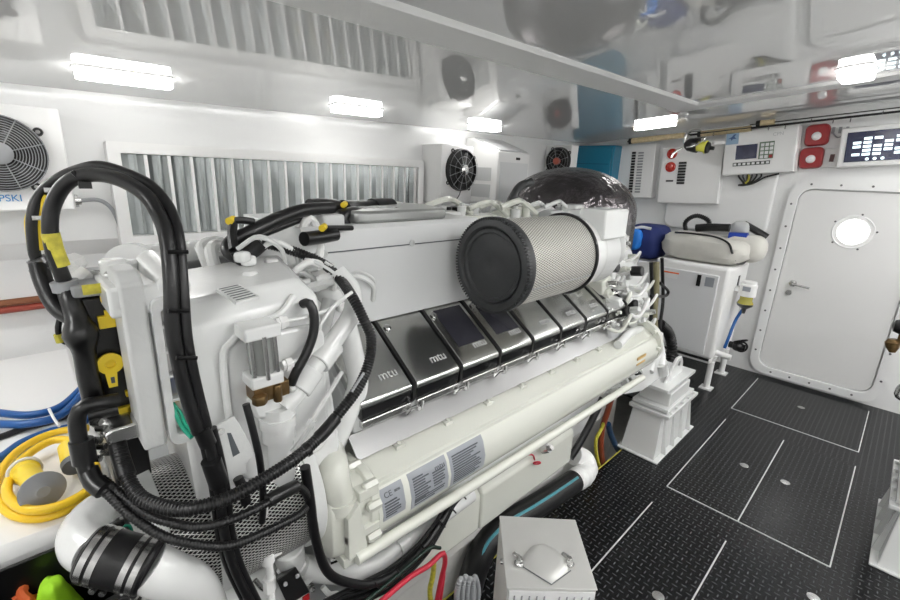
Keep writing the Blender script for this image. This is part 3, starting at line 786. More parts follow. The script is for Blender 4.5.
text('ce_mark', 'CE', .022, (.636, .8540, .9275), (1, 0, 0), (0, .60, .79), LABD, tube_)
text('ce_number', '0098', .010, (.668, .8540, .9275), (1, 0, 0), (0, .60, .79), LABD, tube_)
text('maker_name', 'mtu', .026, (.832, .8535, .926), (1, 0, 0), (0, .60, .79), LABD, tube_)

# metal heat shield strip above the header
S('heat_shield', MB().prism([(1.02, 1.056), (1.0, 1.056), (.945, 1.004), (.95, 1.0), (1.003, 1.05), (1.02, 1.05)], 'x', .60, 2.36), SHIELD, eng, bevel=.001)
# cylinder head rail under the covers
S('cylinder_head', MB().prism([(1.0, 1.055), (1.0, 1.10), (1.18, 1.27), (1.3, 1.27), (1.3, 1.055)], 'x', .62, 2.34), LGREY, eng, bevel=.004)
# eight rocker covers
bound = [.628, .838, 1.05, 1.262, 1.473, 1.685, 1.90, 2.115, 2.325]
for k in range(8):
    x0, x1 = bound[k] + .008, bound[k + 1] - .008
    top = [(.985, 1.135), (.985, 1.150), (1.0, 1.163), (1.20, 1.300), (1.225, 1.300), (1.225, 1.27), (1.0, 1.12)]
    cov = S('rocker_cover', MB().prism(top, 'x', x0, x1), CHROME, eng, bevel=.006, seg=3)
    S('cover_skirt', MB().prism([(.990, 1.095), (.984, 1.138), (1.06, 1.19), (1.2, 1.27), (1.2, 1.10)], 'x', x0 + .002, x1 - .002), COVBLK, cov, bevel=.004)
    S('cover_seam', MB().prism([(.986, 1.10), (.984, 1.155), (1.0, 1.168), (1.20, 1.305), (1.22, 1.305), (1.22, 1.25), (1.0, 1.08)], 'x', x1 + .001, x1 + .013), RUB, cov)
    S('head_flange', MB().box(x0 + .004, x1 - .004, .985, 1.02, 1.068, 1.092), STEEL, cov, bevel=.004)
    c = Vector((x1 + .005, .978, 1.075))
    S('cover_clamp', MB().tube([c + Vector((-.035, 0, -.012)), c + Vector((-.012, -.012, .012)), c + Vector((.012, -.012, -.006)), c + Vector((.03, 0, .012))], .006, 8).bolt(c + Vector((.0, -.008, .0)), (0, -1, .3), .009, .010), STEEL, cov)
    S('cover_bolt', MB().lathe((x0 + .02, 1.17, 1.283), (0, -.56, .83), [(0, .013), (.005, .013), (.008, .008)], 16), STEEL, cov)
    text('cover_lettering', 'mtu', .045, ((x0 + x1) / 2 + .035, 1.035, 1.189), (1, 0, 0), (0, .825, .565), LGREY, cov)
    if k in (2, 3, 7):
        S('dark_inlay', MB().prism([(1.045, 1.1945), (1.19, 1.2942), (1.19, 1.2925), (1.045, 1.192)], 'x', x0 + .035, x1 - .02), mat('inlay_dark', (.03, .03, .04), .25, coat=.4), cov)

# intake plenum: the big plain panel
pl = [(1.20, 1.305), (1.215, 1.548), (1.213, 1.550), (1.217, 1.553), (1.222, 1.615), (1.235, 1.628), (1.66, 1.628), (1.68, 1.305)]
S('intake_plenum', MB().prism(pl, 'x', .60, 1.36), PANEL, eng, bevel=.004, angle=20)
S('plenum_seam', MB().box(.60, 1.36, 1.2125, 1.216, 1.549, 1.5525), LABD, eng)
g = MB()
for (px, py) in ((412, 243), (443, 267), (324, 254)):
    q = Y_(px, py, 1.213); g.lathe(q, (0, -1, 0), [(0, .012), (.003, .012), (.003, .007), (.001, .007)], 18); S('plenum_screw', g, LGREY, eng); g = MB()
S('plenum_lug', MB().box(.675, .745, 1.222, 1.28, 1.60, 1.662), PANEL, eng, bevel=.008)
S('cover_plate', MB().prism([(.80, 1.25), (.84, 1.23), (1.20, 1.25), (1.26, 1.45), (1.18, 1.62), (.84, 1.62), (.76, 1.4)], 'z', 1.628, 1.668), mat('dull_cast', (.42, .43, .42), .3, .7), eng, bevel=.01)
text('embossed_name', 'mtu', .12, (.94, 1.36, 1.669), (1, 0, 0), (0, 1, 0), LGREY, eng, .002)

# air filter (part of the engine) with its rubber end
fl = MB().lathe((1.21, FCY, FCZ), (1, 0, 0), [(0, .159), (.43, .159)], 64)
fil = S('air_filter', fl, FILT, eng)
S('filter_end', MB().lathe((1.178, FCY, FCZ), (1, 0, 0), [(.012, .02), (.008, .03), (.010, .06), (.013, .112), (.006, .117), (.006, .128), (.013, .131), (0, .14), (.004, .160), (.026, .170), (.042, .168), (.044, .159)], 96), GRUB, fil)
g = MB()
for k in range(96):
    a = 2 * PI * k / 96; g.box(1.178 + .004, 1.178 + .02, -.0022, .0022, .160, .170, Matrix.Translation((0, FCY, FCZ)) @ Matrix.Rotation(a, 4, 'X'))
S('end_ribs', g, GRUB, fil)
S('filter_band', MB().torus((1.635, FCY, FCZ), (1, 0, 0), .163, .0075, 56, 8), RUB, fil)
S('filter_seam', MB().box(1.225, 1.63, FCY - .149, FCY - .145, FCZ - .064, FCZ - .060), GREYP, fil)
# turbo housing behind it
g = MB().lathe((1.645, FCY, FCZ), (1, 0, 0), [(0, .160), (.06, .158), (.10, .152), (.12, .142), (.22, .150), (.25, .135), (.36, .11)], 40)
g.cbox((1.79, FCY - .09, FCZ + .13), (.20, .12, .12))
S('turbo_housing', g, WHITE, eng, bevel=.008)
g = MB().prism([(.93, 1.54), (.93, 1.645), (.96, 1.66), (1.12, 1.66), (1.14, 1.55)], 'x', 1.84, 2.02)
S('turbo_bracket', g, WHITE, eng, bevel=.012)
g = MB().lathe((2.12, 1.12, 1.50), (.2, -.5, .4), [(0, .12), (.05, .13), (.09, .10), (.14, .09)], 28)
S('turbo_volute', g, GREYW, eng)

# cluttered front end of the engine, beyond the covers
random.seed(11)
S('timing_case', MB().prism([(.98, .80), (.98, 1.10), (1.06, 1.26), (1.16, 1.42), (1.75, 1.42), (1.9, 1.0), (1.9, .5), (1.1, .5)], 'x', 2.42, 2.66), GREYW, eng, bevel=.02)
for k in range(96):
    x = random.uniform(2.14, 2.60); y = random.uniform(.95, 1.06); z = random.uniform(.92, 1.46)
    y += max(0, (z - 1.1)) * .45
    kind = k % 4
    m_ = [WHITE, GREYW, CREAM, STEEL][random.randrange(4)]
    if kind == 0:
        S('sensor_housing', MB().cyl((x, y + .08, z), (x, y - .03, z + .02), random.uniform(.015, .03), n=14).cyl((x, y - .03, z + .02), (x, y - .05, z + .024), .011, n=6), m_, eng, bevel=.002)
    elif kind == 1:
        S('fuel_pipe', MB().tube([(x - .1, y + .05, z), (x - .05, y - .02, z + random.uniform(-.05, .05)), (x + .03, y - .03, z + .05), (x + .1, y + .03, z - random.uniform(0, .08))], random.uniform(.006, .013), 8), m_ if m_ is not STEEL else PLAS, eng)
    elif kind == 2:
        S('casting_block', MB().cbox((x, y + .05, z), (random.uniform(.04, .10), .12, random.uniform(.04, .09)), Matrix.Rotation(random.uniform(-.5, .5), 3, 'Y')), m_, eng, bevel=.008)
    else:
        S('hex_plug', MB().bolt((x, y + .03, z), (random.uniform(-.5, .2), -1, .4), .018, .06), m_, eng)
for (px, py) in ((631, 305), (623, 312), (637, 272), (612, 268)):
    q = Y_(px, py, 1.0); S('rubber_plug', MB().cyl(q + Vector((0, .03, 0)), q + Vector((0, -.03, .01)), .028, n=16), BLACK, eng, bevel=.004)
# brackets at the front lower corner and a foot running to the mount
S('front_arm', MB().prism([(2.36, .62), (2.5, .66), (2.7, .9), (2.8, .9), (2.92, .62), (2.92, .56), (2.6, .56)], 'y', .93, 1.12), WHITE, eng, bevel=.01)
g = MB().tube([Y_(654, 332, 1.0), Y_(660, 350, .96), Y_(661, 366, .92)], .030, 14).cyl(Y_(660, 362, .93), Y_(662, 372, .93), .042, n=18)
S('breather_pipe', g, WHITE, eng)
g = MB().tube([Y_(618, 345, .9), Y_(632, 332, .93), Y_(650, 330, .98), Y_(655, 345, .98), Y_(650, 372, .93)], .022, 12)
S('coolant_pipe', g, WHITE, eng)
for k in range(9):
    q = Y_(612 + k * 4.5, 392 - k * 5 + (k % 2) * 5, .93)
    S('lower_fitting', MB().cyl(q, q + Vector((.01, -.03, .02)), .016 + .004 * (k % 3), n=[6, 14][k % 2]).cyl(q, q + Vector((0, .06, -.01)), .012, n=8), [WHITE, STEEL][k % 2], eng)
# tall conduits between engine and cabinet
S('vertical_conduit', MB().tube([Y_(656, 262, 1.25), Y_(656, 290, 1.22), Y_(654, 315, 1.2), Y_(657, 345, 1.15)], .024, 12), OLIVE, eng)
S('vertical_hose', MB().tube([Y_(662, 258, 1.25), Y_(663, 300, 1.22), Y_(660, 328, 1.18), Y_(662, 350, 1.15), Y_(664, 378, 1.1)], .013, 8).tube([Y_(651, 262, 1.22), Y_(652, 300, 1.2), Y_(650, 330, 1.18)], .013, 8), RUB, eng)
S('vertical_hose', MB().tube([Y_(651, 296, 1.2), Y_(665, 296, 1.2), Y_(668, 291, 1.2), Y_(660, 283, 1.2)], .011, 8), RUB, eng)
S('ribbed_drain_hose', MB().tube([Y_(660, 324, 1.25), Y_(669, 334, 1.25), Y_(672, 352, 1.22), Y_(668, 372, 1.2), Y_(667, 400, 1.2)], .045, 14, corr=.14, pitch=.03), RUB, eng)

# foil-wrapped exhaust dome behind
g = MB()
rs = []
for i in range(13):
    th = PI / 2 * i / 12; rs.append([(2.99 + .50 * math.cos(th) * math.cos(2 * PI * k / 40), 1.80 + .46 * math.cos(th) * math.sin(2 * PI * k / 40), 1.56 + .31 * math.sin(th)) for k in range(40)])
rs = [[(x, y, 1.30) for x, y, z in rs[0]]] + rs
g.rings(rs)
S('exhaust_dome', g, DOME, eng)
S('dome_band', MB().cyl((2.99, 1.80, 1.42), (2.99, 1.80, 1.50), .46, n=48), DSTEEL, eng)
S('dome_hose', MB().tube([Y_(513, 207, 1.7), Y_(515, 194, 1.7), Y_(521, 186, 1.7), Y_(531, 182, 1.7)], .026, 14), GRUB, eng)

# top of the engine between plenum and the vent
S('top_deck', MB().box(.55, 2.7, 1.30, 1.95, 1.25, 1.50), WHITE, eng, bevel=.02)
g = MB().tube([Y_(373, 224, 1.5), Y_(385, 213, 1.55), Y_(400, 211, 1.6), Y_(412, 222, 1.6)], .040, 14)
S('cream_elbow', g, CREAM, eng)
S('yellow_clip', MB().torus(Y_(389, 215, 1.45), (.3, -1, .2), .018, .008, 18).cbox(Y_(396, 214, 1.45), (.06, .02, .03)), YEL, eng)
random.seed(21)
for k in range(60):
    px = 415 + k * 3.6; py = 216 - random.uniform(0, 12) ; y = random.uniform(1.45, 1.75)
    q = Y_(px, py, y); m_ = [WHITE, CREAM, PLAS, GREYW, LGREY][random.randrange(5)]
    if k % 3 == 0: S('injector_pipe', MB().tube([q, q + Vector((.08, -.03, .03)), q + Vector((.2, .02, .02)), q + Vector((.3, .0, -.04))], random.uniform(.008, .016), 8), m_, eng)
    elif k % 3 == 1: S('top_fitting', MB().cyl(q + Vector((0, 0, -.1)), q, random.uniform(.02, .035), n=16).cyl(q, q + Vector((0, 0, .015)), .014, n=6), m_, eng, bevel=.003)
    else: S('top_casting', MB().cbox(q + Vector((0, 0, -.04)), (random.uniform(.08, .2), .1, random.uniform(.05, .09)), Matrix.Rotation(random.uniform(-.4, .4), 3, 'Z')), m_, eng, bevel=.01)
for (px, py) in ((437, 212), (447, 213), (456, 213)):
    q = Y_(px, py, 1.6); S('black_connector', MB().cyl(q + Vector((0, 0, -.03)), q + Vector((0, 0, .03)), .022, n=12), BLACK, eng, bevel=.003)
S('top_cable', MB().tube([Y_(430, 213, 1.6), Y_(436, 208, 1.6), Y_(447, 208, 1.65), Y_(465, 206, 1.7), Y_(485, 206, 1.75)], .009, 8), RUB, eng)
S('top_cable', MB().tube([Y_(560, 206, 1.6), Y_(573, 213, 1.6), Y_(590, 206, 1.6), Y_(605, 207, 1.6)], .011, 8), RUB, eng)
# black ducts and yellow connectors at the top
S('black_duct', MB().tube([Y_(343, 209, 1.35), Y_(358, 209, 1.42), Y_(388, 208, 1.5)], .030, 14).cyl(Y_(372, 209, 1.46), Y_(390, 208, 1.50), .040, n=18), BLACK, eng)
S('black_elbow', MB().tube([Y_(346, 225, 1.28), Y_(342, 217, 1.28), Y_(352, 212, 1.30), Y_(362, 213, 1.35)], .018, 12), BLACK, eng)
S('black_duct', MB().tube([Y_(304, 239, 1.15), Y_(320, 237, 1.17), Y_(336, 234, 1.18)], .020, 12), BLACK, eng)
S('black_duct', MB().tube([Y_(310, 206, 1.3), Y_(322, 205, 1.32), Y_(334, 206, 1.35), Y_(345, 210, 1.38)], .022, 12), BLACK, eng)
for (px, py, y) in ((323, 228, 1.15), (231, 221, 1.2), (344, 205, 1.3)):
    q = Y_(px, py, y); S('yellow_plug', MB().cyl(q + Vector((-.008, -.008, 0)), q + Vector((.010, .010, .003)), .0095, n=14), YEL, eng)
S('thin_sensor_wire', MB().tube([Y_(323, 228, 1.16), Y_(336, 228, 1.18), Y_(352, 228, 1.2)], .008, 8), RUB, eng)
S('thin_sensor_wire', MB().tube([Y_(231, 222, 1.2), Y_(240, 220, 1.2), Y_(254, 222, 1.2)], .009, 8).tube([Y_(233, 224, 1.2), Y_(232, 236, 1.18), Y_(234, 250, 1.15)], .012, 8), RUB, eng)
S('clear_tube', MB().tube([Y_(302, 245, 1.25), Y_(303, 228, 1.25), Y_(310, 218, 1.25), Y_(318, 232, 1.25), Y_(320, 250, 1.22), Y_(317, 265, 1.2)], .013, 10), PLAS, eng)

# ---------------- near end: gearbox and cooler block
gb = S('cooler_block', MB().rings([
    [(x, y, z) for x, y, z in pts] for pts in (
        [(.195, .93, 1.02), (.52, .93, 1.02), (.55, 1.20, 1.02), (.20, 1.20, 1.02)],
        [(.19, .92, 1.10), (.53, .92, 1.10), (.56, 1.22, 1.10), (.20, 1.22, 1.10)],
        [(.18, .92, 1.49), (.49, .93, 1.51), (.54, 1.22, 1.53), (.18, 1.22, 1.50)],
        [(.185, .955, 1.535), (.46, .965, 1.55), (.52, 1.21, 1.565), (.18, 1.21, 1.54)])]), WHITE, eng, bevel=.010, seg=3, angle=40)
S('raised_face', MB().prism(rrect(.385, 1.28, .22, .34, .04), 'y', .912, .93), WHITE, gb, bevel=.008, seg=3)
S('raised_rib', MB().tube([(.27, .913, 1.13), (.265, .912, 1.40), (.285, .913, 1.45), (.33, .914, 1.475), (.39, .915, 1.49), (.43, .93, 1.52)], .008, 8), WHITE, gb)
q = [Z_(*p_, 1.557) for p_ in ((216, 289), (239, 284), (259, 296), (236, 302))]
S('data_plate', MB().hexa([*[v - Vector((0, 0, .006)) for v in q], *[v + Vector((0, 0, .0)) for v in q]]), mat('plate_bright', (.72, .73, .72), .35), gb)
g = MB()
for k in range(7):
    t_ = (k + .4) / 7
    a = q[0].lerp(q[3], t_); b = q[1].lerp(q[2], t_); n_ = (b - a).normalized() * .004; s_ = (q[3] - q[0]).normalized() * .0018
    g.hexa([a + n_ - s_, b - n_ - s_, b - n_ + s_, a + n_ + s_, *[v + Vector((0, 0, .0008)) for v in (a + n_ - s_, b - n_ - s_, b - n_ + s_, a + n_ + s_)]])
S('plate_print', g, LABD, gb)
# end frame: tall plates at the very end
g = MB().prism([(.925, 1.262), (.925, 1.59), (.95, 1.61), (1.02, 1.61), (1.02, 1.262)], 'x', .115, .154)
S('end_frame', g, GREYW, eng, bevel=.006)
g = MB()
ring_prism(g, rrect(.180, 1.41, .045, .30, .018, 4), rrect(.180, 1.41, .018, .26, .008, 4), 'y', .915, .95)
for k in range(5): g.box(.168, .192, .92, .945, 1.3 + k * .05, 1.306 + k * .05)
S('slotted_frame', g, GREYW, eng, bevel=.002)
g = MB().box(.10, .225, .93, 1.10, 1.53, 1.585).cyl((.20, .93, 1.57), (.20, 1.1, 1.59), .03, n=18).cyl((.13, 1.05, 1.58), (.13, 1.05, 1.615), .022, n=18).cyl((.16, 1.08, 1.58), (.16, 1.08, 1.605), .016, n=16)
S('end_frame_cap', g, WHITE, eng, bevel=.006)
S('end_frame_rod', MB().cyl(Y_(93, 273, 1.1), Y_(117, 274, 1.0), .006, n=8), STEEL, eng)
S('white_cross_pipe', MB().cyl(Y_(133, 268, 1.35), Y_(230, 254, 1.6), .055, n=24).cyl(Y_(131, 269, 1.33), Y_(137, 267, 1.37), .062, n=24), WHITE, eng)
S('lower_cross_pipe', MB().cyl(Y_(150, 279, 1.3), Y_(232, 263, 1.45), .028, n=16), DSTEEL, eng)
S('bent_pipe', MB().tube([Y_(211, 275, 1.25), Y_(203, 255, 1.25), Y_(201, 246, 1.28), Y_(212, 241, 1.3), Y_(222, 242, 1.35)], .013, 10).tube([Y_(218, 276, 1.22), Y_(212, 258, 1.22), Y_(212, 248, 1.24), Y_(222, 245, 1.28), Y_(236, 247, 1.3)], .016, 10), WHITE, eng)
# castings and pipes between block and plenum
S('manifold_pipe', MB().tube([Y_(246, 262, 1.3), Y_(262, 259, 1.25), Y_(285, 268, 1.2), Y_(300, 280, 1.15)], .042, 18).cyl(Y_(252, 262, 1.3), Y_(257, 260, 1.27), .055, n=20), WHITE, eng)
S('manifold_pipe', MB().tube([Y_(315, 268, 1.2), Y_(318, 282, 1.16), Y_(330, 296, 1.12), Y_(338, 306, 1.1)], .032, 16), WHITE, eng)
random.seed(5)
for k in range(44):
    px = random.uniform(236, 345); py = 242 + (px - 236) * .36 + random.uniform(0, 30); y = random.uniform(1.06, 1.34) - max(0, px - 290) * .001
    q = Y_(px, py, y); m_ = [WHITE, WHITE, PLAS, GREYW][random.randrange(4)]
    if k % 3 == 0: S('small_pipe', MB().tube([q, q + Vector((.04, -.03, .03)), q + Vector((.09, -.04, .0)), q + Vector((.12, .0, -.06))], random.uniform(.005, .010), 8), m_, eng)
    elif k % 3 == 1: S('pipe_union', MB().cyl(q, q + Vector((.035, -.02, .01)), .015, n=6).cyl(q + Vector((-.01, 0, 0)), q + Vector((.05, -.03, .015)), .010, n=12), m_, eng)
    else: S('casting_block', MB().cbox(q, (.034, .03, .026), Matrix.Rotation(random.uniform(-.6, .6), 3, 'Z')), m_, eng, bevel=.008)
# big white coolant pipes in front
pp = [Y_(338, 272, 1.02), Y_(352, 290, .98), Y_(352, 312, .95), Y_(338, 335, .93), Y_(318, 362, .91), Y_(300, 388, .90), Y_(283, 408, .89)]
ap = S('coolant_pipe', MB().tube(pp, .023, 20), WHITE, eng)
for (a, b) in (((333, 344, .93), (318, 364, .91)), ((312, 370, .91), (298, 390, .90))):
    S('pipe_collar', MB().cyl(Y_(*a), Y_(*b), .030, n=24), WHITE, ap, bevel=.003)
S('coolant_pipe', MB().tube([Y_(345, 322, 1.03), Y_(352, 350, 1.02), Y_(358, 385, 1.02), Y_(345, 420, 1.02), Y_(330, 455, 1.02)], .030, 20), WHITE, eng)
S('coolant_pipe', MB().tube([Y_(330, 300, 1.05), Y_(322, 330, 1.03), Y_(312, 350, 1.02), Y_(300, 372, 1.02)], .020, 16), WHITE, eng)
th = S('thermostat_body', MB().rings([[Y_(x, y, .885) + Vector((0, dy, 0)) for x, y in ((250, 403), (292, 386), (303, 396), (298, 408), (276, 420), (256, 420))] for dy in (0, .10)]), WHITE, eng, bevel=.008)
S('thermostat_neck', MB().cyl(Y_(277, 405, .90), Y_(279, 438, .90), .036, n=24).cyl(Y_(277.5, 415, .90), Y_(278, 424, .90), .040, n=24), WHITE, th)
for k in range(5):
    q = Y_(256 + k * 9, 402 - k * 3, .88); S('thermostat_bolt', MB().bolt(q, (0, -.6, .8), .008, .008), WHITE, th)
dpp = [Y_(279, 438, .92), Y_(281, 470, .92), Y_(284, 500, .93), Y_(288, 540, .95), Y_(292, 575, .97), Y_(296, 600, .98)]
dp = S('down_pipe', MB().tube(dpp, .032, 20), WHITE, eng)
for (a, b) in (((283, 485), (284, 505)), ((286, 522), (287, 534)), ((288, 546), (290, 562))):
    S('pipe_collar', MB().cyl(Y_(*a, .935), Y_(*b, .945), .039, n=24), WHITE, dp, bevel=.004)
random.seed(33)
for k in range(30):
    px = random.uniform(246, 326); py = random.uniform(445, 600)
    if 226 < px < 300 and py < 470: continue
    q = Y_(px, py, random.uniform(.92, .97)); m_ = [WHITE, WHITE, PLAS, GREYW, STEEL][random.randrange(5)]
    if k % 3 == 0: S('hex_plug', MB().cyl(q + Vector((0, .04, 0)), q, .012, n=14).cyl(q, q + Vector((.0, -.012, .006)), .009, n=6), m_, eng, bevel=.001)
    elif k % 3 == 1: S('small_pipe', MB().tube([q, q + Vector((.015, -.01, -.03)), q + Vector((.045, .0, -.06)), q + Vector((.06, .02, -.11))], random.uniform(.004, .008), 8), m_, eng)
    else: S('casting_block', MB().cbox(q + Vector((0, .03, 0)), (.045, .06, .03), Matrix.Rotation(random.uniform(-.6, .6), 3, 'Y')), m_, eng, bevel=.005)
S('coolant_pipe', MB().tube([Y_(244, 600, .98), Y_(240, 575, 1.0), Y_(226, 560, 1.02)], .035, 18), WHITE, eng)
# sight-glass unit with four rods
c0 = Y_(258, 333, .885); c1 = Y_(263, 375, .885)
sg = S('sight_glass_unit', MB().lathe(c1 + Vector((0, 0, .004)), c0 - c1, [(0, .025), ((c0 - c1).length - .004, .025)], 24), GLASS, eng)
S('end_block', MB().cbox(c0 + Vector((0, 0, .008)), (.074, .06, .028)), WHITE, sg, bevel=.004)
S('end_block', MB().cbox(c1 + Vector((0, 0, -.004)), (.068, .056, .026)), WHITE, sg, bevel=.004)
for (dx, dy) in ((-.024, -.02), (.0, -.028), (.024, -.02), (.026, .018)):
    S('tie_rod', MB().cyl(c0 + Vector((dx, dy, 0)), c1 + Vector((dx, dy, 0)), .0048, n=10), STEEL, sg)
S('brass_fitting', MB().cbox(c1 + Vector((.01, .005, -.035)), (.075, .05, .035)).cyl(c1 + Vector((.02, -.02, -.02)), c1 + Vector((.02, -.02, -.06)), .010, n=6).cyl(c1 + Vector((-.02, -.025, -.05)), c1 + Vector((-.02, -.025, -.03)), .016, n=6), BRASS, eng, bevel=.003)
for (a, b) in (((276, 324), (287, 321)), ((282, 366), (292, 362))):
    S('hex_union', MB().cyl(Y_(*a, .885), Y_(*b, .885), .012, n=6).cyl(Y_(a[0] + 3, a[1] - 1, .885), Y_(a[0] + 7, a[1] - 2, .885), .015, n=6), PLAS, eng)
S('thin_pipe', MB().tube([Y_(287, 321, .885), Y_(310, 316, .9), Y_(335, 306, .93), Y_(352, 290, .95)], .0045, 8), WHITE, eng)
S('thin_pipe', MB().tube([Y_(292, 362, .885), Y_(302, 358, .89), Y_(308, 348, .90), Y_(310, 330, .92)], .0045, 8), WHITE, eng)
S('thin_pipe', MB().tube([Y_(352, 292, .93), Y_(335, 305, .92), Y_(320, 325, .9), Y_(310, 350, .92)], .0045, 8), WHITE, eng)
S('thin_pipe', MB().tube([Y_(345, 283, .99), Y_(330, 270, 1.02), Y_(315, 262, 1.06), Y_(303, 258, 1.1)], .0045, 8).tube([Y_(352, 290, .95), Y_(348, 278, 1.0), Y_(325, 262, 1.05)], .0045, 8), WHITE, eng)
S('thin_pipe', MB().tube([Y_(342, 372, .9), Y_(328, 395, .88), Y_(316, 415, .87), Y_(305, 435, .87), Y_(292, 452, .87)], .0055, 8).cyl(Y_(313, 420, .868), Y_(309, 428, .868), .010, n=6), WHITE, eng)
S('short_black_hose', MB().tube([Y_(303, 304, .92), Y_(309, 303, .9), Y_(314, 315, .89), Y_(313, 335, .885), Y_(305, 356, .88), Y_(296, 372, .88), Y_(291, 384, .885)], .0105, 12), RUB, eng)
# slotted white bracket
pts = [(214, 428), (234, 416), (240, 425), (256, 455), (245, 464), (247, 472), (229, 482), (225, 466)]
slot = [(227, 433), (231, 433), (240, 453), (233, 457)]
def plateY(pts, y, th_):
    a = [Y_(px, py, y) for px, py in pts]
    return [a, [v + Vector((0, th_, 0)) for v in a]]
S('slotted_bracket', MB().rings(plateY(pts, .845, .006)), GREYW, eng, bevel=.0015)
S('bracket_slot', MB().rings(plateY(slot, .8445, .004)), LABD, eng)
S('bracket_bolt', MB().lathe(Y_(221, 431, .845), (0, -1, .2), [(0, .006), (.004, .006)], 12), STEEL, eng)
# mesh guards: drum with rims
dr = S('mesh_drum', MB().lathe((.13, 1.03, .98), (1, 0, 0), [(0, .168), (.30, .168)], 48), DRUM, eng)
S('drum_rim', MB().lathe((.095, 1.03, .98), (1, 0, 0), [(0, .12), (.0, .172), (.035, .178), (.037, .165)], 48), GREYW, dr, bevel=.002)
S('drum_rim', MB().lathe((.42, 1.03, .98), (1, 0, 0), [(0, .165), (0, .178), (.03, .178), (.05, .12)], 48), GREYW, dr, bevel=.002)
S('drum_strap', MB().lathe((.205, 1.03, .98), (1, 0, 0), [(0, .160), (0, .171), (.025, .171), (.025, .16)], 48), GREYW, dr)
S('gearbox_case', MB().prism([(1.02, .3), (1.0, .82), (1.08, .98), (1.7, .98), (1.8, .3)], 'x', .12, .62), mat('shade_grey_casting', (.30, .31, .31), .5), eng, bevel=.03, seg=3)  # case coloured dark to paint in shade behind the white parts
S('lower_drum', MB().cyl((.12, 1.0, .70), (.40, 1.0, .70), .12, n=40), WHITE, eng, bevel=.012)
# bottom pipe under the header
S('lower_pipe', MB().tube([Y_(300, 566, .95), Y_(325, 571, .95), Y_(350, 572, .95), Y_(378, 562, .95), Y_(403, 543, .96), Y_(434, 520, .97), Y_(470, 494, .98)], .032, 18), WHITE, eng)
S('lower_pipe_collar', MB().cyl(Y_(396, 549, .955), Y_(405, 542, .958), .037, n=20), WHITE, eng)
S('round_fitting', MB().cyl(Y_(322, 532, .96), Y_(330, 528, 1.0), .035, n=20).cyl(Y_(330, 560, .93), Y_(341, 556, .92), .012, n=6).cyl(Y_(326, 548, .93), Y_(338, 552, .92), .018, n=6), STEEL, eng)
S('rubber_sleeve', MB().cyl(Y_(323, 505, .95), Y_(322, 530, .96), .038, n=20), RUB, eng)
# conduit and terminal box at the bottom
S('white_conduit', MB().tube([Y_(264, 505, .88), Y_(266, 540, .88), Y_(269, 565, .885), Y_(272, 605, .89)], .009, 12).cyl(Y_(267, 553, .882), Y_(268, 562, .882), .015, n=16).cyl(Y_(269, 578, .885), Y_(270, 590, .885), .015, n=6).cyl(Y_(268, 556, .882), Y_(279, 550, .89), .012, n=12), PLAS, eng)
tb = S('terminal_box', MB().hexa([Y_(276, 580, .87), Y_(296, 567, .89), Y_(310, 592, .89), Y_(288, 606, .87)] + [v + Vector((.02, .06, -.05)) for v in (Y_(276, 580, .87), Y_(296, 567, .89), Y_(310, 592, .89), Y_(288, 606, .87))]), BLACK, eng, bevel=.003)
for (a, b) in ((285, 584), (297, 576)): S('terminal_screw', MB().lathe(Y_(a, b, .872), (-.1, -.8, .6), [(0, .006), (.006, .005)], 14), DSTEEL, tb)
S('red_tag', MB().cbox(Y_(306, 598, .875), (.018, .004, .016)), RED, tb)
# ---------------- black starter / connector box with yellow locks
bb = S('connector_box', MB().box(.065, .125, 1.03, 1.22, 1.27, 1.55).cyl((.08, 1.06, 1.28), (.08, 1.06, 1.46), .03, n=20), BLACK, eng, bevel=.006)
S('box_cover', MB().box(.06, .125, 1.025, 1.2, 1.552, 1.575), GREYP, bb, bevel=.004)
def yb(px0, py0, px1, py1, y=1.025):
    a = Y_(px0, py0, y); b = Y_(px1, py1, y); return MB().box(min(a.x, b.x), max(a.x, b.x), y - .006, y + .006, min(a.z, b.z), max(a.z, b.z))
S('yellow_lock', yb(100, 297, 110, 301), YEL, bb, bevel=.001)
S('yellow_lock', yb(97, 317, 116, 326), YEL, bb, bevel=.001)
S('yellow_lock', yb(104, 311, 112, 315), YEL, bb, bevel=.001)
S('yellow_lock', yb(125, 391, 131, 395), YEL, bb, bevel=.001)
S('yellow_lock', yb(127, 406, 133, 410), YEL, bb, bevel=.001)
S('yellow_lock', yb(118, 408, 137, 424), YEL, bb, bevel=.001)
q = Y_(110, 363, 1.02)
lv = MB().lathe(q, (0, -1, 0), [(0, .021), (.006, .021), (.007, .009), (.001, .008)], 28)
a = Y_(105, 372, .97); b = Y_(117, 388, .97)
lv.rings([[Y_(x, y, yy) for x, y in ((104, 370), (117, 369), (118, 386), (109, 388))] for yy in (1.02, 1.012)])
S('yellow_lever', lv, YEL, bb)
S('lever_slot', MB().cbox(Y_(113, 380, 1.011), (.006, .002, .012)), LABD, bb)
S('box_body_lower', MB().box(.07, .135, 1.03, 1.18, 1.14, 1.27), BLACK, bb, bevel=.005)
S('black_pipe_stub', MB().tube([Y_(118, 400, .985), Y_(100, 403, .98), Y_(83, 407, .98), Y_(77, 420, .98), Y_(80, 445, .975), Y_(84, 462, .97), Y_(92, 484, .96)], .0135, 14).cyl(Y_(81, 440, .975), Y_(85, 462, .97), .019, n=16), BLACK, bb)
S('black_pipe_stub', MB().cyl(Y_(88, 415, .99), Y_(118, 408, .985), .013, n=14), BLACK, bb)
S('aluminium_clamp', MB().rings([[Y_(x, y, .955) + Vector((0, dy, 0)) for x, y in ((104, 436), (112, 430), (136, 423), (148, 426), (147, 436), (108, 446))] for dy in (0, .06)]), STEEL, bb, bevel=.004)
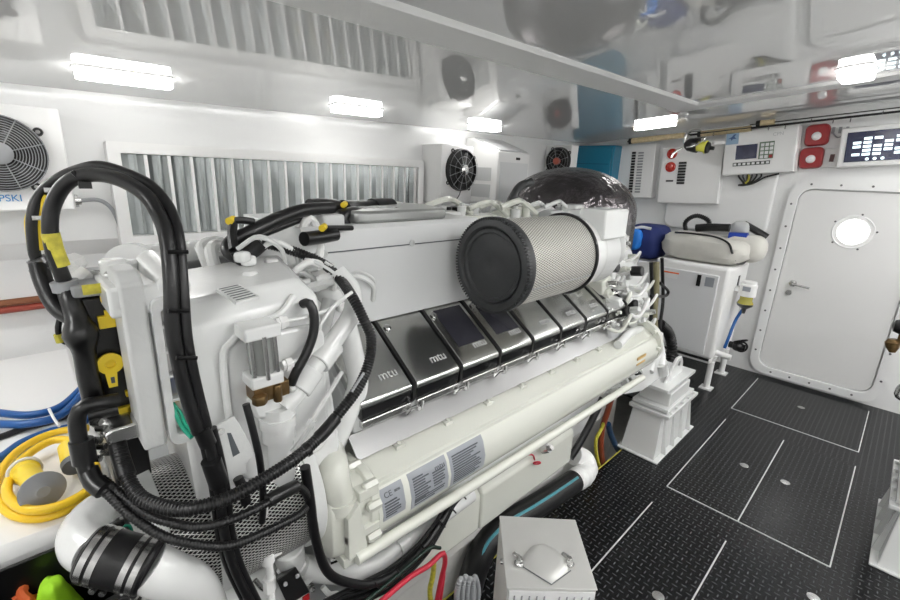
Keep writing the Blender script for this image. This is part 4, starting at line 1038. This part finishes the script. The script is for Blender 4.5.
for k in range(7):
    q = Y_(92 + (k % 3) * 5, 422 + k * 6, .985); S('steel_fitting', MB().cyl(q, q + Vector((.012, -.012, 0)), .007, n=6), STEEL, bb)
S('striped_tag', MB().cbox(Y_(93, 289, 1.0), (.03, .004, .018)), YELT, bb)
S('white_bolts', MB().cyl(Y_(66, 268, 1.12), Y_(76, 262, 1.15), .02, n=8).cyl(Y_(72, 276, 1.12), Y_(82, 270, 1.12), .017, n=8).cyl(Y_(78, 282, 1.1), Y_(90, 272, 1.1), .02, n=6), PLAS, bb)

# ---------------- hoses (parts of the engine, clamped to it)
def hose(name, pts, r, m=RUB, corr=0., pitch=.008, n=14, par=None, step=.008):
    return S(name, MB().tube([Y_(*p) for p in pts], r, n, corr=corr, pitch=pitch, step=step), m, par or eng)
OUT = [(38, 262, 1.12), (34, 250, 1.12), (32.5, 217, 1.12), (40, 195, 1.12), (57, 180, 1.1), (75, 171, 1.08), (98, 166, 1.04), (123, 172, 1.0), (147, 183, .96), (162, 197, .93), (172, 214, .90), (179, 240, .87), (183, 290, .84), (187, 340, .83), (196, 385, .83), (207, 428, .83)]
INN = [(66, 285, 1.06), (60, 270, 1.06), (53, 250, 1.06), (50, 225, 1.06), (53, 205, 1.06), (63, 187, 1.05), (78, 177, 1.03), (100, 175, 1.0), (123, 181, .96), (145, 195, .92), (157, 212, .90), (166, 235, .87), (171, 280, .84), (173, 330, .83), (184, 385, .83), (199, 432, .83)]
l1 = hose('battery_cable', OUT, .0095); l2 = hose('battery_cable', INN, .0122)
hose('yellow_cable', [(30, 245, 1.13), (28, 218, 1.13), (38, 203, 1.13), (46, 193, 1.12), (48, 190, 1.12)], .005, YEL)
hose('yellow_cable', [(40, 250, 1.12), (38, 225, 1.12), (42, 207, 1.12), (48, 196, 1.11)], .006, YEL)
S('yellow_wrap', MB().tube([Y_(50.5, 233, 1.06), Y_(55, 250, 1.06), Y_(61.5, 266, 1.06)], .0135, 18), YELT, l2)
for (px, py, yy, dx, dy, rr) in ((48, 190, 1.11, 4, -3, .019), (37, 218, 1.12, 5, 0, .020)):
    S('white_cable_tie', MB().cyl(Y_(px - dx, py + dy * 0, yy - .02), Y_(px + dx, py, yy - .02), .004, n=8), LABW, l1)
S('cable_tie', MB().cyl(Y_(72, 171, 1.02), Y_(86, 186, 1.02), .004, n=6).cbox(Y_(85, 185, 1.02), (.018, .01, .012)), BLACK, l1)
for (px, py, yy) in ((178, 252, .855), (179, 311, .83), (187, 358, .82)):
    S('cable_tie', MB().cyl(Y_(px - 11, py, yy - .012), Y_(px + 10, py, yy - .012), .004, n=6), BLACK, l1)
hose('breather_hose', [(38, 262, 1.12), (43, 280, 1.10), (52, 300, 1.08), (62, 312, 1.06), (74, 318, 1.04)], .015)
fun = S('rubber_boot', MB().tube([Y_(66, 285, 1.06), Y_(71, 300, 1.04), Y_(76, 315, 1.03), Y_(80, 330, 1.02), Y_(84, 350, 1.02), Y_(88, 375, 1.02), Y_(94, 400, 1.02)], .0165, 18, rfun=lambda t: 1 + .65 * math.exp(-((t - .42) / .09) ** 2) + .1 * t), BLACK, eng)
S('boot_clamp', MB().cyl(Y_(64, 281, 1.055), Y_(67, 290, 1.055), .021, n=24), GREYP, fun)
S('boot_clamp', MB().cyl(Y_(36, 258, 1.12), Y_(40, 263, 1.12), .016, n=20).cyl(Y_(40, 268, 1.115), Y_(42, 272, 1.115), .017, n=20), DSTEEL, l1)
hose('loop_wire', [(60, 318, 1.1), (58, 330, 1.1), (62, 341, 1.1), (70, 342, 1.1), (74, 338, 1.1)], .005)
S('yellow_sleeve', MB().cyl(Y_(58, 334, 1.1), Y_(61, 342, 1.1), .0075, n=10), YELT, eng)
# hoses coming down
for k, (dx, r_, yy) in enumerate(((0, .0095, .835), (7, .0085, .84), (-6, .007, .85))):
    hose('down_hose', [(205 + dx, 428, yy), (212 + dx, 455, yy), (219 + dx, 490, yy), (224 + dx, 530, yy), (233 + dx, 565, yy), (252 + dx, 605, yy)], r_)
S('hose_sleeve', MB().cyl(Y_(201, 428, .83), Y_(208, 444, .83), .015, n=20).cyl(Y_(211, 460, .83), Y_(219, 484, .83), .018, n=18), BLACK, eng)
hose('cable_strap', [(246, 404, .86), (253, 430, .85), (260, 462, .845), (263, 500, .85), (262, 522, .86)], .0075)
hose('clip_stub', [(238, 478, .835), (243, 490, .83), (246, 503, .83)], .010)
# the big corrugated coolant hose
BIG = [(118, 440, .98), (121, 455, .96), (129, 481, .92), (143, 499, .88), (173, 509, .83), (200, 507, .80), (233, 496, .79), (267, 477, .79), (297, 457, .80), (320, 436, .82), (340, 412, .83), (358, 388, .84), (369, 362, .86), (371, 338, .87), (364, 320, .89), (353, 298, .93), (340, 279, 1.0), (325, 265, 1.06), (304, 255, 1.1), (280, 247, 1.12), (262, 243, 1.14)]
hose('coolant_hose', BIG, .0135, corr=.13, pitch=.007, n=16)
S('hose_end', MB().tube([Y_(116, 438, .985), Y_(120, 455, .965), Y_(127, 476, .93)], .0155, 18), RUB, eng)
S('hose_joint', MB().tube([Y_(318, 438, .82), Y_(326, 430, .82), Y_(336, 418, .825)], .0150, 16).cyl(Y_(305, 451, .806), Y_(309, 448, .806), .0160, n=18), BLACK, eng)
S('red_hose', MB().tube([Y_(352, 392, .835), Y_(364, 373, .845)], .004), GREYP, eng)
UP = [(262, 243, 1.14), (251, 252, 1.15), (237, 256, 1.16), (229, 250, 1.18), (233, 241, 1.2), (253, 231, 1.2), (280, 218, 1.22), (305, 210, 1.25), (332, 208, 1.28)]
hose('upper_hose', UP, .019, n=14)
hose('upper_hose', [(240, 246, 1.22), (258, 236, 1.22), (285, 225, 1.25), (310, 215, 1.28)], .011)
hose('wiring_loom', [(234, 252, 1.15), (240, 262, 1.15), (252, 264, 1.16), (262, 270, 1.16)], .010)
# smaller corrugated hoses
hose('corrugated_hose', [(92, 482, .95), (108, 494, .93), (127, 512, .90), (157, 533, .86), (187, 543, .83), (227, 546, .81), (263, 533, .81), (297, 516, .83), (306, 508, .85)], .0092, corr=.10, pitch=.006)
hose('corrugated_hose', [(100, 478, .95), (118, 492, .93), (147, 514, .88), (173, 523, .85), (200, 527, .83), (233, 519, .81), (267, 503, .81), (293, 487, .83), (305, 492, .85), (312, 506, .87)], .0092, corr=.10, pitch=.006)
S('black_tee', MB().tube([Y_(88, 470, .97), Y_(94, 482, .95), Y_(104, 490, .93)], .0165, 16), BLACK, eng)
S('hose_sleeve', MB().tube([Y_(268, 501, .815), Y_(280, 494, .82), Y_(296, 486, .835)], .0145, 14), BLACK, eng)
# loom running along the bottom to the right
LO = [(305, 467, .86), (310, 500, .86), (316, 540, .86), (328, 572, .86), (350, 583, .86), (375, 583, .86), (402, 568, .87), (425, 545, .88), (442, 520, .90), (452, 503, .93), (463, 490, .96)]
hose('main_loom', LO, .012)
for k in range(6):
    pts = [(x + dx, y + dy, yy + .01 * (k % 2)) for (x, y, yy), (dx, dy) in zip([(330, 590, .87), (365, 584, .87), (395, 568, .87), (422, 545, .88), (440, 520, .90), (452, 500, .93), (468, 486, .97)], [((k - 2.5) * 2.4, 4 + abs(k - 2.5) * 3 + k * 2.2), ((k - 2.5) * 2.2, k * 3.0), ((k - 2.5) * 2, k * 2.6), ((k - 2.5) * 1.8, k * 1.8), (k * 1.4 - 3, k), (k * 1.2 - 3, k * .8), (k * 1.1 - 3, k * .5)])]
    hose('loom_wire', pts, .0062, [RUB, BLACK][k % 2], n=8)
for (px, py, yy) in ((399, 572, .85), (424, 548, .86), (441, 522, .88), (452, 508, .9), (462, 494, .93), (378, 586, .85)):
    S('cable_tie', MB().cyl(Y_(px - 3, py - 3, yy), Y_(px + 4, py + 5, yy), .003, n=6), BLACK, eng)
hose('red_cable', [(370, 612, .84), (385, 598, .84), (410, 577, .84), (428, 566, .84), (442, 554, .845), (445, 562, .85), (441, 580, .86), (436, 605, .87)], .0085, REDC)
hose('green_cable', [(360, 606, .85), (392, 580, .85), (415, 560, .85), (430, 548, .85), (440, 548, .85)], .006, mat('dark_green_cable', (.006, .025, .016), .4))
hose('red_cable', [(444, 552, .85), (444, 575, .86), (440, 605, .87)], .005, REDC)
hose('yellow_cable', [(434, 560, .86), (433, 575, .87), (430, 590, .88), (431, 605, .88)], .009, YELT)
hose('green_cable', [(168, 395, .93), (175, 412, .92), (183, 428, .90), (192, 438, .88)], .004, GREEN)
hose('green_cable', [(170, 400, .93), (180, 412, .92), (186, 425, .90), (196, 436, .88)], .003, GREEN)
hose('green_cable', [(121, 533, 1.0), (124, 526, 1.0), (130, 526, 1.0), (132, 532, 1.0)], .003, GREEN)
# ---------------- raw-water elbow and coupling at lower left
el = [Y_(128, 498, 1.30), Y_(108, 505, 1.18), Y_(92, 517, 1.08), Y_(82, 533, 1.01), Y_(84, 546, .955), Y_(96, 554, .915)]
ew = S('water_pipe_elbow', MB().tube(el, .039, 28), WHITE, eng)
ca, cb = Y_(88, 552, .925), Y_(152, 568, .855)
ax = (cb - ca).normalized()
L_ = (cb - ca).length
co = S('rubber_coupling', MB().lathe(ca, ax, [(0, .044), (.005, .048), (L_ * .25, .047), (L_ * .3, .0485), (L_ * .7, .0485), (L_ * .75, .047), (L_ - .005, .048), (L_, .044)], 40), RUB, eng)
for f_ in (.12, .27, .73, .88):
    c_ = ca + ax * L_ * f_
    S('hose_clamp', MB().lathe(c_ - ax * .006, ax, [(0, .046), (0, .0505), (.011, .0505), (.011, .046)], 40), STEEL, co)
    w_ = ax.cross(Vector((0, 0, 1))).normalized()
    q = c_ - w_ * -.0 + Vector((-.01, -.032, -.042)); S('clamp_screw', MB().cyl(q - w_ * .02, q + w_ * .012, .006, n=8), STEEL, co)
S('water_pipe', MB().tube([Y_(148, 567, .858), Y_(168, 576, .85), Y_(196, 592, .87), Y_(214, 640, .93)], .043, 28, rfun=lambda t: 1 + .12 * t), WHITE, eng)
S('black_exhaust_hose', MB().tube([Y_(110, 600, 1.05), Y_(122, 640, 1.0), Y_(130, 700, .95)], .06, 20), RUB, eng)

# ================================================================== things round the engine
# near tank with hoses coiled on top
TZ = .83
o = struct('trim_6', MB().prism([(WB, 1.42), (-.02, 1.42), (.10, 1.55), (.14, 2.98), (WB, 2.98)], 'z', -.58, TZ), HULL, bevel=.03, seg=3)
def ztube(pts, r, z=TZ, n=14, st=.01):
    return MB().tube([Vector(Z_(px, py, z + r + dz)[:]) for px, py, dz in pts], r, n, step=st)
t = thing('yellow_hose', 'yellow water hose coiled on the white tank at the left edge', 'hose', Z_(30, 480, TZ))
S('coil', ztube([(88, 428, .0), (55, 432, 0), (22, 448, 0), (2, 470, 0), (-4, 495, 0), (12, 514, 0), (40, 518, 0), (70, 508, 0), (90, 490, 0), (96, 470, .03), (84, 446, .035), (55, 440, .03), (25, 457, .03), (10, 478, .03), (8, 496, .03), (25, 509, .03), (52, 508, .03), (80, 496, .03), (98, 480, .03)], .0125), YHOSE, t)
t = thing('hose_nozzle', 'yellow hose fitting with round grey flange lying inside the coil', 'hose fitting', Z_(40, 490, TZ))
a = Z_(24, 470, TZ + .05); b = Z_(42, 490, TZ + .07); d = (b - a).normalized()
S('body', MB().lathe(a, d, [(0, .032), (.02, .036), (.03, .030), (.05, .032), (.06, .028), (.08, .030), ((b - a).length, .026)], 24), YEL, t)
S('grey_flange', MB().lathe(b - d * .006, d, [(0, .050), (.012, .053), (.016, .043), (.018, .02), (.022, .015)], 36), GREYP, t)
S('white_tie', MB().torus(a + d * .01, d, .038, .005, 24), LABW, t)
q = Z_(74, 462, TZ + .05)
t = thing('hose_coupler', 'small yellow and black hose coupler beside the coiled hose', 'hose fitting', q)
S('collar', MB().cyl(q, q + Vector((.0, .07, .02)), .032, n=20), YEL, t)
S('socket', MB().lathe(q + Vector((0, -.022, -.005)), (0, 1, .25), [(0, .018), (0, .032), (.02, .034), (.022, .02)], 24), LABD, t)
for k, (dy, lab) in enumerate(((0, 'upper thick blue hose lying on the tank beside the yellow coil'), (14, 'middle blue hose lying on the tank beside the yellow coil'), (37, 'lowest blue hose on the tank, nearest the yellow coil'))):
    if k < 2: p_ = [(-30, 408 + dy, .02), (0, 413 + dy * .8, .02), (30, 415 + dy * .6, .02), (58, 408 + dy * .6, .02), (78, 392 + dy * .5, .03), (95, 372 + dy * .3, .08)]
    else: p_ = [(-30, 470, 0), (0, 458, .0), (22, 443, .0), (50, 432, .0), (80, 424, .0), (100, 406, .02)]
    tag(S('blue_hose', ztube(p_, .0145), BLUE), lab, 'hose', 'blue hoses on the tank')
tag(S('black_hose', ztube([(-30, 446, .0), (0, 437, .0), (25, 428, .0), (55, 420, .0), (85, 408, .0)], .011), RUB), 'black hose lying between the blue hoses on the tank', 'hose')
S('white_tie', MB().tube([Z_(49, 409, TZ + .06), Z_(53, 417, TZ + .06), Z_(59, 426, TZ + .05)], .005, 6), LABW, bpy.data.objects['blue_hose'])
# pipes along the hull
q0 = Y_(-30, 300, 2.93); q1 = Y_(62, 298, 2.93)
for dz, m_, lab in ((0.0, COPPER, 'upper copper pipe running along the white hull behind the cables'), (-.035, mat('dark_red_pipe', (.30, .05, .03), .4), 'lower dark red pipe along the white hull behind the cables')):
    z = q1.z + dz; tag(S('wall_pipe', MB().cyl((-1.5, 2.97, z), (.9, 2.97, z), .017, n=14), m_), lab, 'pipe', 'pipes along the hull')
for x in (-.6, .1, .7): tag(S('pipe_clip', MB().cbox((x, 2.985, q1.z - .018), (.03, .09, .10)), PLAS, bevel=.004), 'white pipe clip holding the copper pipe on the hull', 'clip', 'clips on the hull pipes')
# thin conduit from the fan box to the vent
pc = [Y_(76, 201, 2.9), Y_(98, 200, 2.9), Y_(111, 208, 2.9), Y_(119, 224, 2.9), Y_(123, 240, 2.9), Y_(132, 246, 2.9), Y_(160, 246, 2.9), Y_(178, 244, 2.9)]
t = thing('wall_conduit', 'thin grey conduit curving from the fan box under the louvred vent', 'conduit', pc[0])
S('tube', MB().tube(pc, .010, 10), GREYP, t)
S('gland', MB().cyl(pc[0] + Vector((-.03, 0, 0)), pc[0] + Vector((.02, 0, 0)), .018, n=12).cbox(pc[0] + Vector((.0, .02, -.0)), (.02, .04, .06)), STEEL, t)
# crate with bright clothes
t = thing('storage_crate', 'black open crate at the bottom left corner', 'crate', (-.02, 1.22, .45))
g = MB().box(-.30, .10, 1.02, 1.40, .45, .46).box(-.30, .10, 1.39, 1.40, .45, .80).box(-.30, .10, 1.02, 1.03, .45, .74).box(-.30, -.29, 1.02, 1.40, .45, .78).box(.09, .10, 1.02, 1.40, .45, .78)
S('crate_body', g, BLACK, t, bevel=.003)
o = S('crate_stand', MB().box(-.30, .10, 1.06, 1.38, -.6, .448), GREYP); tag(o, 'grey stand carrying the black crate at the bottom left', 'stand')
def at_(px, py, z): return Z_(px, py, z)
c = at_(52, 590, .72)
g = MB(); rs = []
random.seed(9)
for i in range(9):
    rs.append([(c.x + .055 * (1 if abs(math.cos(a)) > .7 else .8) * math.cos(a) * (1.1 - .09 * i) + random.uniform(-.002, .002), c.y + .06 * math.sin(a) * (1.1 - .07 * i) + random.uniform(-.002, .002), .62 + .016 * i + .004 * math.sin(4 * a)) for a in [2 * PI * k / 18 for k in range(18)]])
g.rings(rs)
tag(S('hivis_vest', g, HIVIS, sub=2), 'crumpled lime hi-vis cloth in the black crate at the bottom left', 'vest')
tag(S('grey_cloth', MB().ball((c.x + .02, c.y - .07, .60), .08, .05, .06, jit=.1), GREYP), 'grey cloth beneath the lime hi-vis cloth in the crate', 'cloth')
tag(S('orange_strap', MB().tube([at_(12, 592, .70), at_(30, 574, .72), at_(22, 592, .72), at_(30, 600, .70), at_(40, 596, .66)], .012, 8).tube([at_(14, 600, .7), at_(24, 590, .71), at_(32, 573, .73)], .011, 8), ORANGE), 'tangled orange strap beside the lime cloth at the bottom left', 'strap')
tag(S('fabric_cap', MB().ball(at_(4, 592, .68), .05, .06, .05), mat('grey_green_fabric', (.35, .42, .38), .8)), 'grey-green cloth bundle at the bottom left corner beside the orange strap', 'cloth')

# floor hose with teal stripe and ribbed white elbow
fh = [Y_(466, 600, 1.0), Y_(476, 565, 1.0), Y_(487, 543, 1.0), Y_(507, 524, .99), Y_(530, 510, .98), Y_(552, 496, .97), Y_(574, 481, .965)]
t = thing('floor_hose', 'thick black hose with teal stripe on the floor behind the metal box', 'hose', (1.4, 1.0, 0))
S('tube', MB().tube(fh, .058, 22), RUB, t)
S('stripe', MB().tube([p + Vector((-.020, -.028, .048)) for p in fh[1:]], .0075, 8), TEAL, t)
S('elbow_connector', MB().tube([Y_(572, 482, .965), Y_(580, 477, .97), Y_(587, 468, .99), Y_(584, 459, 1.02), Y_(574, 455, 1.05)], .055, 20, corr=.0).tube([Y_(575, 480, .965), Y_(583, 475, .97), Y_(588, 466, 1.0)], .062, 18, corr=.14, pitch=.05), PLAS, t)
# conduits at floor edge by the girder
for i, (pp_, r_, m_, lab) in enumerate((
        ([(612, 396, 1.03), (608, 410, 1.06), (602, 430, 1.09), (601, 450, 1.09), (604, 470, 1.1)], .018, mat('brown_cable', (.25, .05, .02), .4), 'dark red cable dropping behind the floor edge left of the pedestal'),
        ([(610, 398, 1.06), (603, 425, 1.08), (596, 440, 1.09), (597, 458, 1.09), (602, 472, 1.1)], .011, YELT, 'yellow cable dropping behind the floor edge left of the pedestal'),
        ([(608, 424, 1.12), (611, 435, 1.12), (616, 446, 1.12), (622, 456, 1.12)], .020, mat('dark_blue_hose', (.01, .05, .12), .4), 'dark blue hose behind the floor edge beside the pedestal'),
        ([(603, 398, 1.0), (596, 412, 1.01), (588, 428, 1.02), (578, 446, 1.03), (570, 458, 1.04)], .020, RUB, 'black cable slanting down right of the oil pan'))):
    tag(S('hanging_cable', MB().tube([Y_(*p) for p in pp_], r_, 10), m_), lab, 'cable')
t = thing('grey_conduit', 'grey ribbed conduits standing at the bottom beside the metal box', 'conduit', Y_(466, 590, .84))
for k in range(4):
    S('ribbed_tube', MB().tube([Y_(457 + k * 5.2, 612, .86), Y_(457 + k * 5.0, 592, .84), Y_(461 + k * 4.6, 579 - (k % 2) * 2, .845), Y_(465 + k * 4.4, 590, .88), Y_(464 + k * 4.4, 606, .9)], .0105, 10, corr=.15, pitch=.008), GREYP, t)
# metal junction box on its stand
bz = .90
q = [Z_(*p_, bz) for p_ in ((500, 516), (575, 520), (597, 589), (507, 587))]
t = thing('metal_junction_box', 'square brushed metal box with two bolts at the bottom centre', 'junction box', ((q[0].x + q[2].x) / 2, (q[0].y + q[2].y) / 2, 0))
ctr = (q[0] + q[1] + q[2] + q[3]) / 4
dn = lambda v, d: Vector((v.x, v.y, v.z - d))
S('box_body', MB().hexa([*[dn(v, .004) for v in q], *[dn(v, .30) for v in q]]), ALU, t, bevel=.004)
qe = [ctr + (v - ctr) * 1.015 for v in q]
S('top_lid', MB().hexa([*qe, *[dn(v, .004) for v in qe]]), ALU, t, bevel=.0015)
S('stand_column', MB().hexa([*[dn(ctr + (v - ctr) * .8, .30) for v in q], *[Vector((*(ctr + (v - ctr) * .8).xy, .0)) for v in q]]), GREYP, t, bevel=.004)
u_ = (q[2] - q[3]).normalized(); v_ = (q[0] - q[3]).normalized()
fr_ = lambda a, b, z: q[3] + (q[2] - q[3]) * a + ((q[0] + (q[1] - q[0]) * a) - (q[3] + (q[2] - q[3]) * a)) * b + Vector((0, 0, z))
pts = [fr_(.5, .04, 0), fr_(.72, .20, 0), fr_(.76, .34, 0), fr_(.64, .50, 0), fr_(.5, .58, 0), fr_(.36, .54, 0), fr_(.22, .38, 0), fr_(.2, .26, 0)]
c_ = sum(pts, Vector()) / len(pts)
S('pressed_boss', MB().rings([[p + Vector((0, 0, .0005)) for p in pts], [c_ + (p - c_) * .92 + Vector((0, 0, .006)) for p in pts], [c_ + (p - c_) * .6 + Vector((0, 0, .011)) for p in pts]]), ALU, t, angle=60)
g = MB()
for (a, b) in (((.18, .27), (.5, .035)), ((.5, .035), (.76, .22))):
    p0, p1 = fr_(*a, .0014), fr_(*b, .0014); g.cyl(p0, p1, .0012, n=6)
S('folded_seam', g, LABD, t)
for (a, b) in ((.17, .29), (.76, .31)):
    p = fr_(a, b, .002); S('lid_bolt', MB().lathe(p, (0, 0, 1), [(0, .012), (.002, .012), (.002, .005), (.018, .005)], 16).bolt(p + Vector((0, 0, .002)), (0, 0, 1), .009, .008).cbox(p + Vector((.010, .016, .004)), (.008, .02, .006)), STEEL, t)
nf = (q[3] - q[0]); nf.z = 0; nf.normalize()
fp = [q[3] + nf * .004 + (q[2] - q[3]) * .03 - Vector((0, 0, .008)), q[2] + nf * .004 - (q[2] - q[3]) * .02 - Vector((0, 0, .008))]
S('front_label', MB().hexa([fp[0], fp[1], dn(fp[1], .1), dn(fp[0], .1), *[v - nf * .003 for v in (fp[0], fp[1], dn(fp[1], .1), dn(fp[0], .1))]]), LABW, t)
g = MB()
for k in range(11):
    if k == 5: continue
    p = fp[0].lerp(fp[1], .06 + k * .088) + nf * .001; g.box(-.002, .002, -.001, .001, -.06, -.012, Matrix.Translation(p))
S('front_slots', g, GREYP, t)
S('side_screw', MB().lathe(q[0].lerp(q[3], .55) + Vector((0, 0, -.03)), (-.7, .7, 0), [(0, .007), (.006, .006)], 12), STEEL, t)

SC.view_settings.view_transform = 'Standard'; SC.view_settings.look = 'None'; SC.view_settings.gamma = 1
SC.view_settings.use_curve_mapping = False
SC.view_settings.exposure = 1.2
w = bpy.data.worlds.new('world'); SC.world = w; w.use_nodes = True
w.node_tree.nodes['Background'].inputs[0].default_value = (.8, .85, .9, 1); w.node_tree.nodes['Background'].inputs[1].default_value = .2
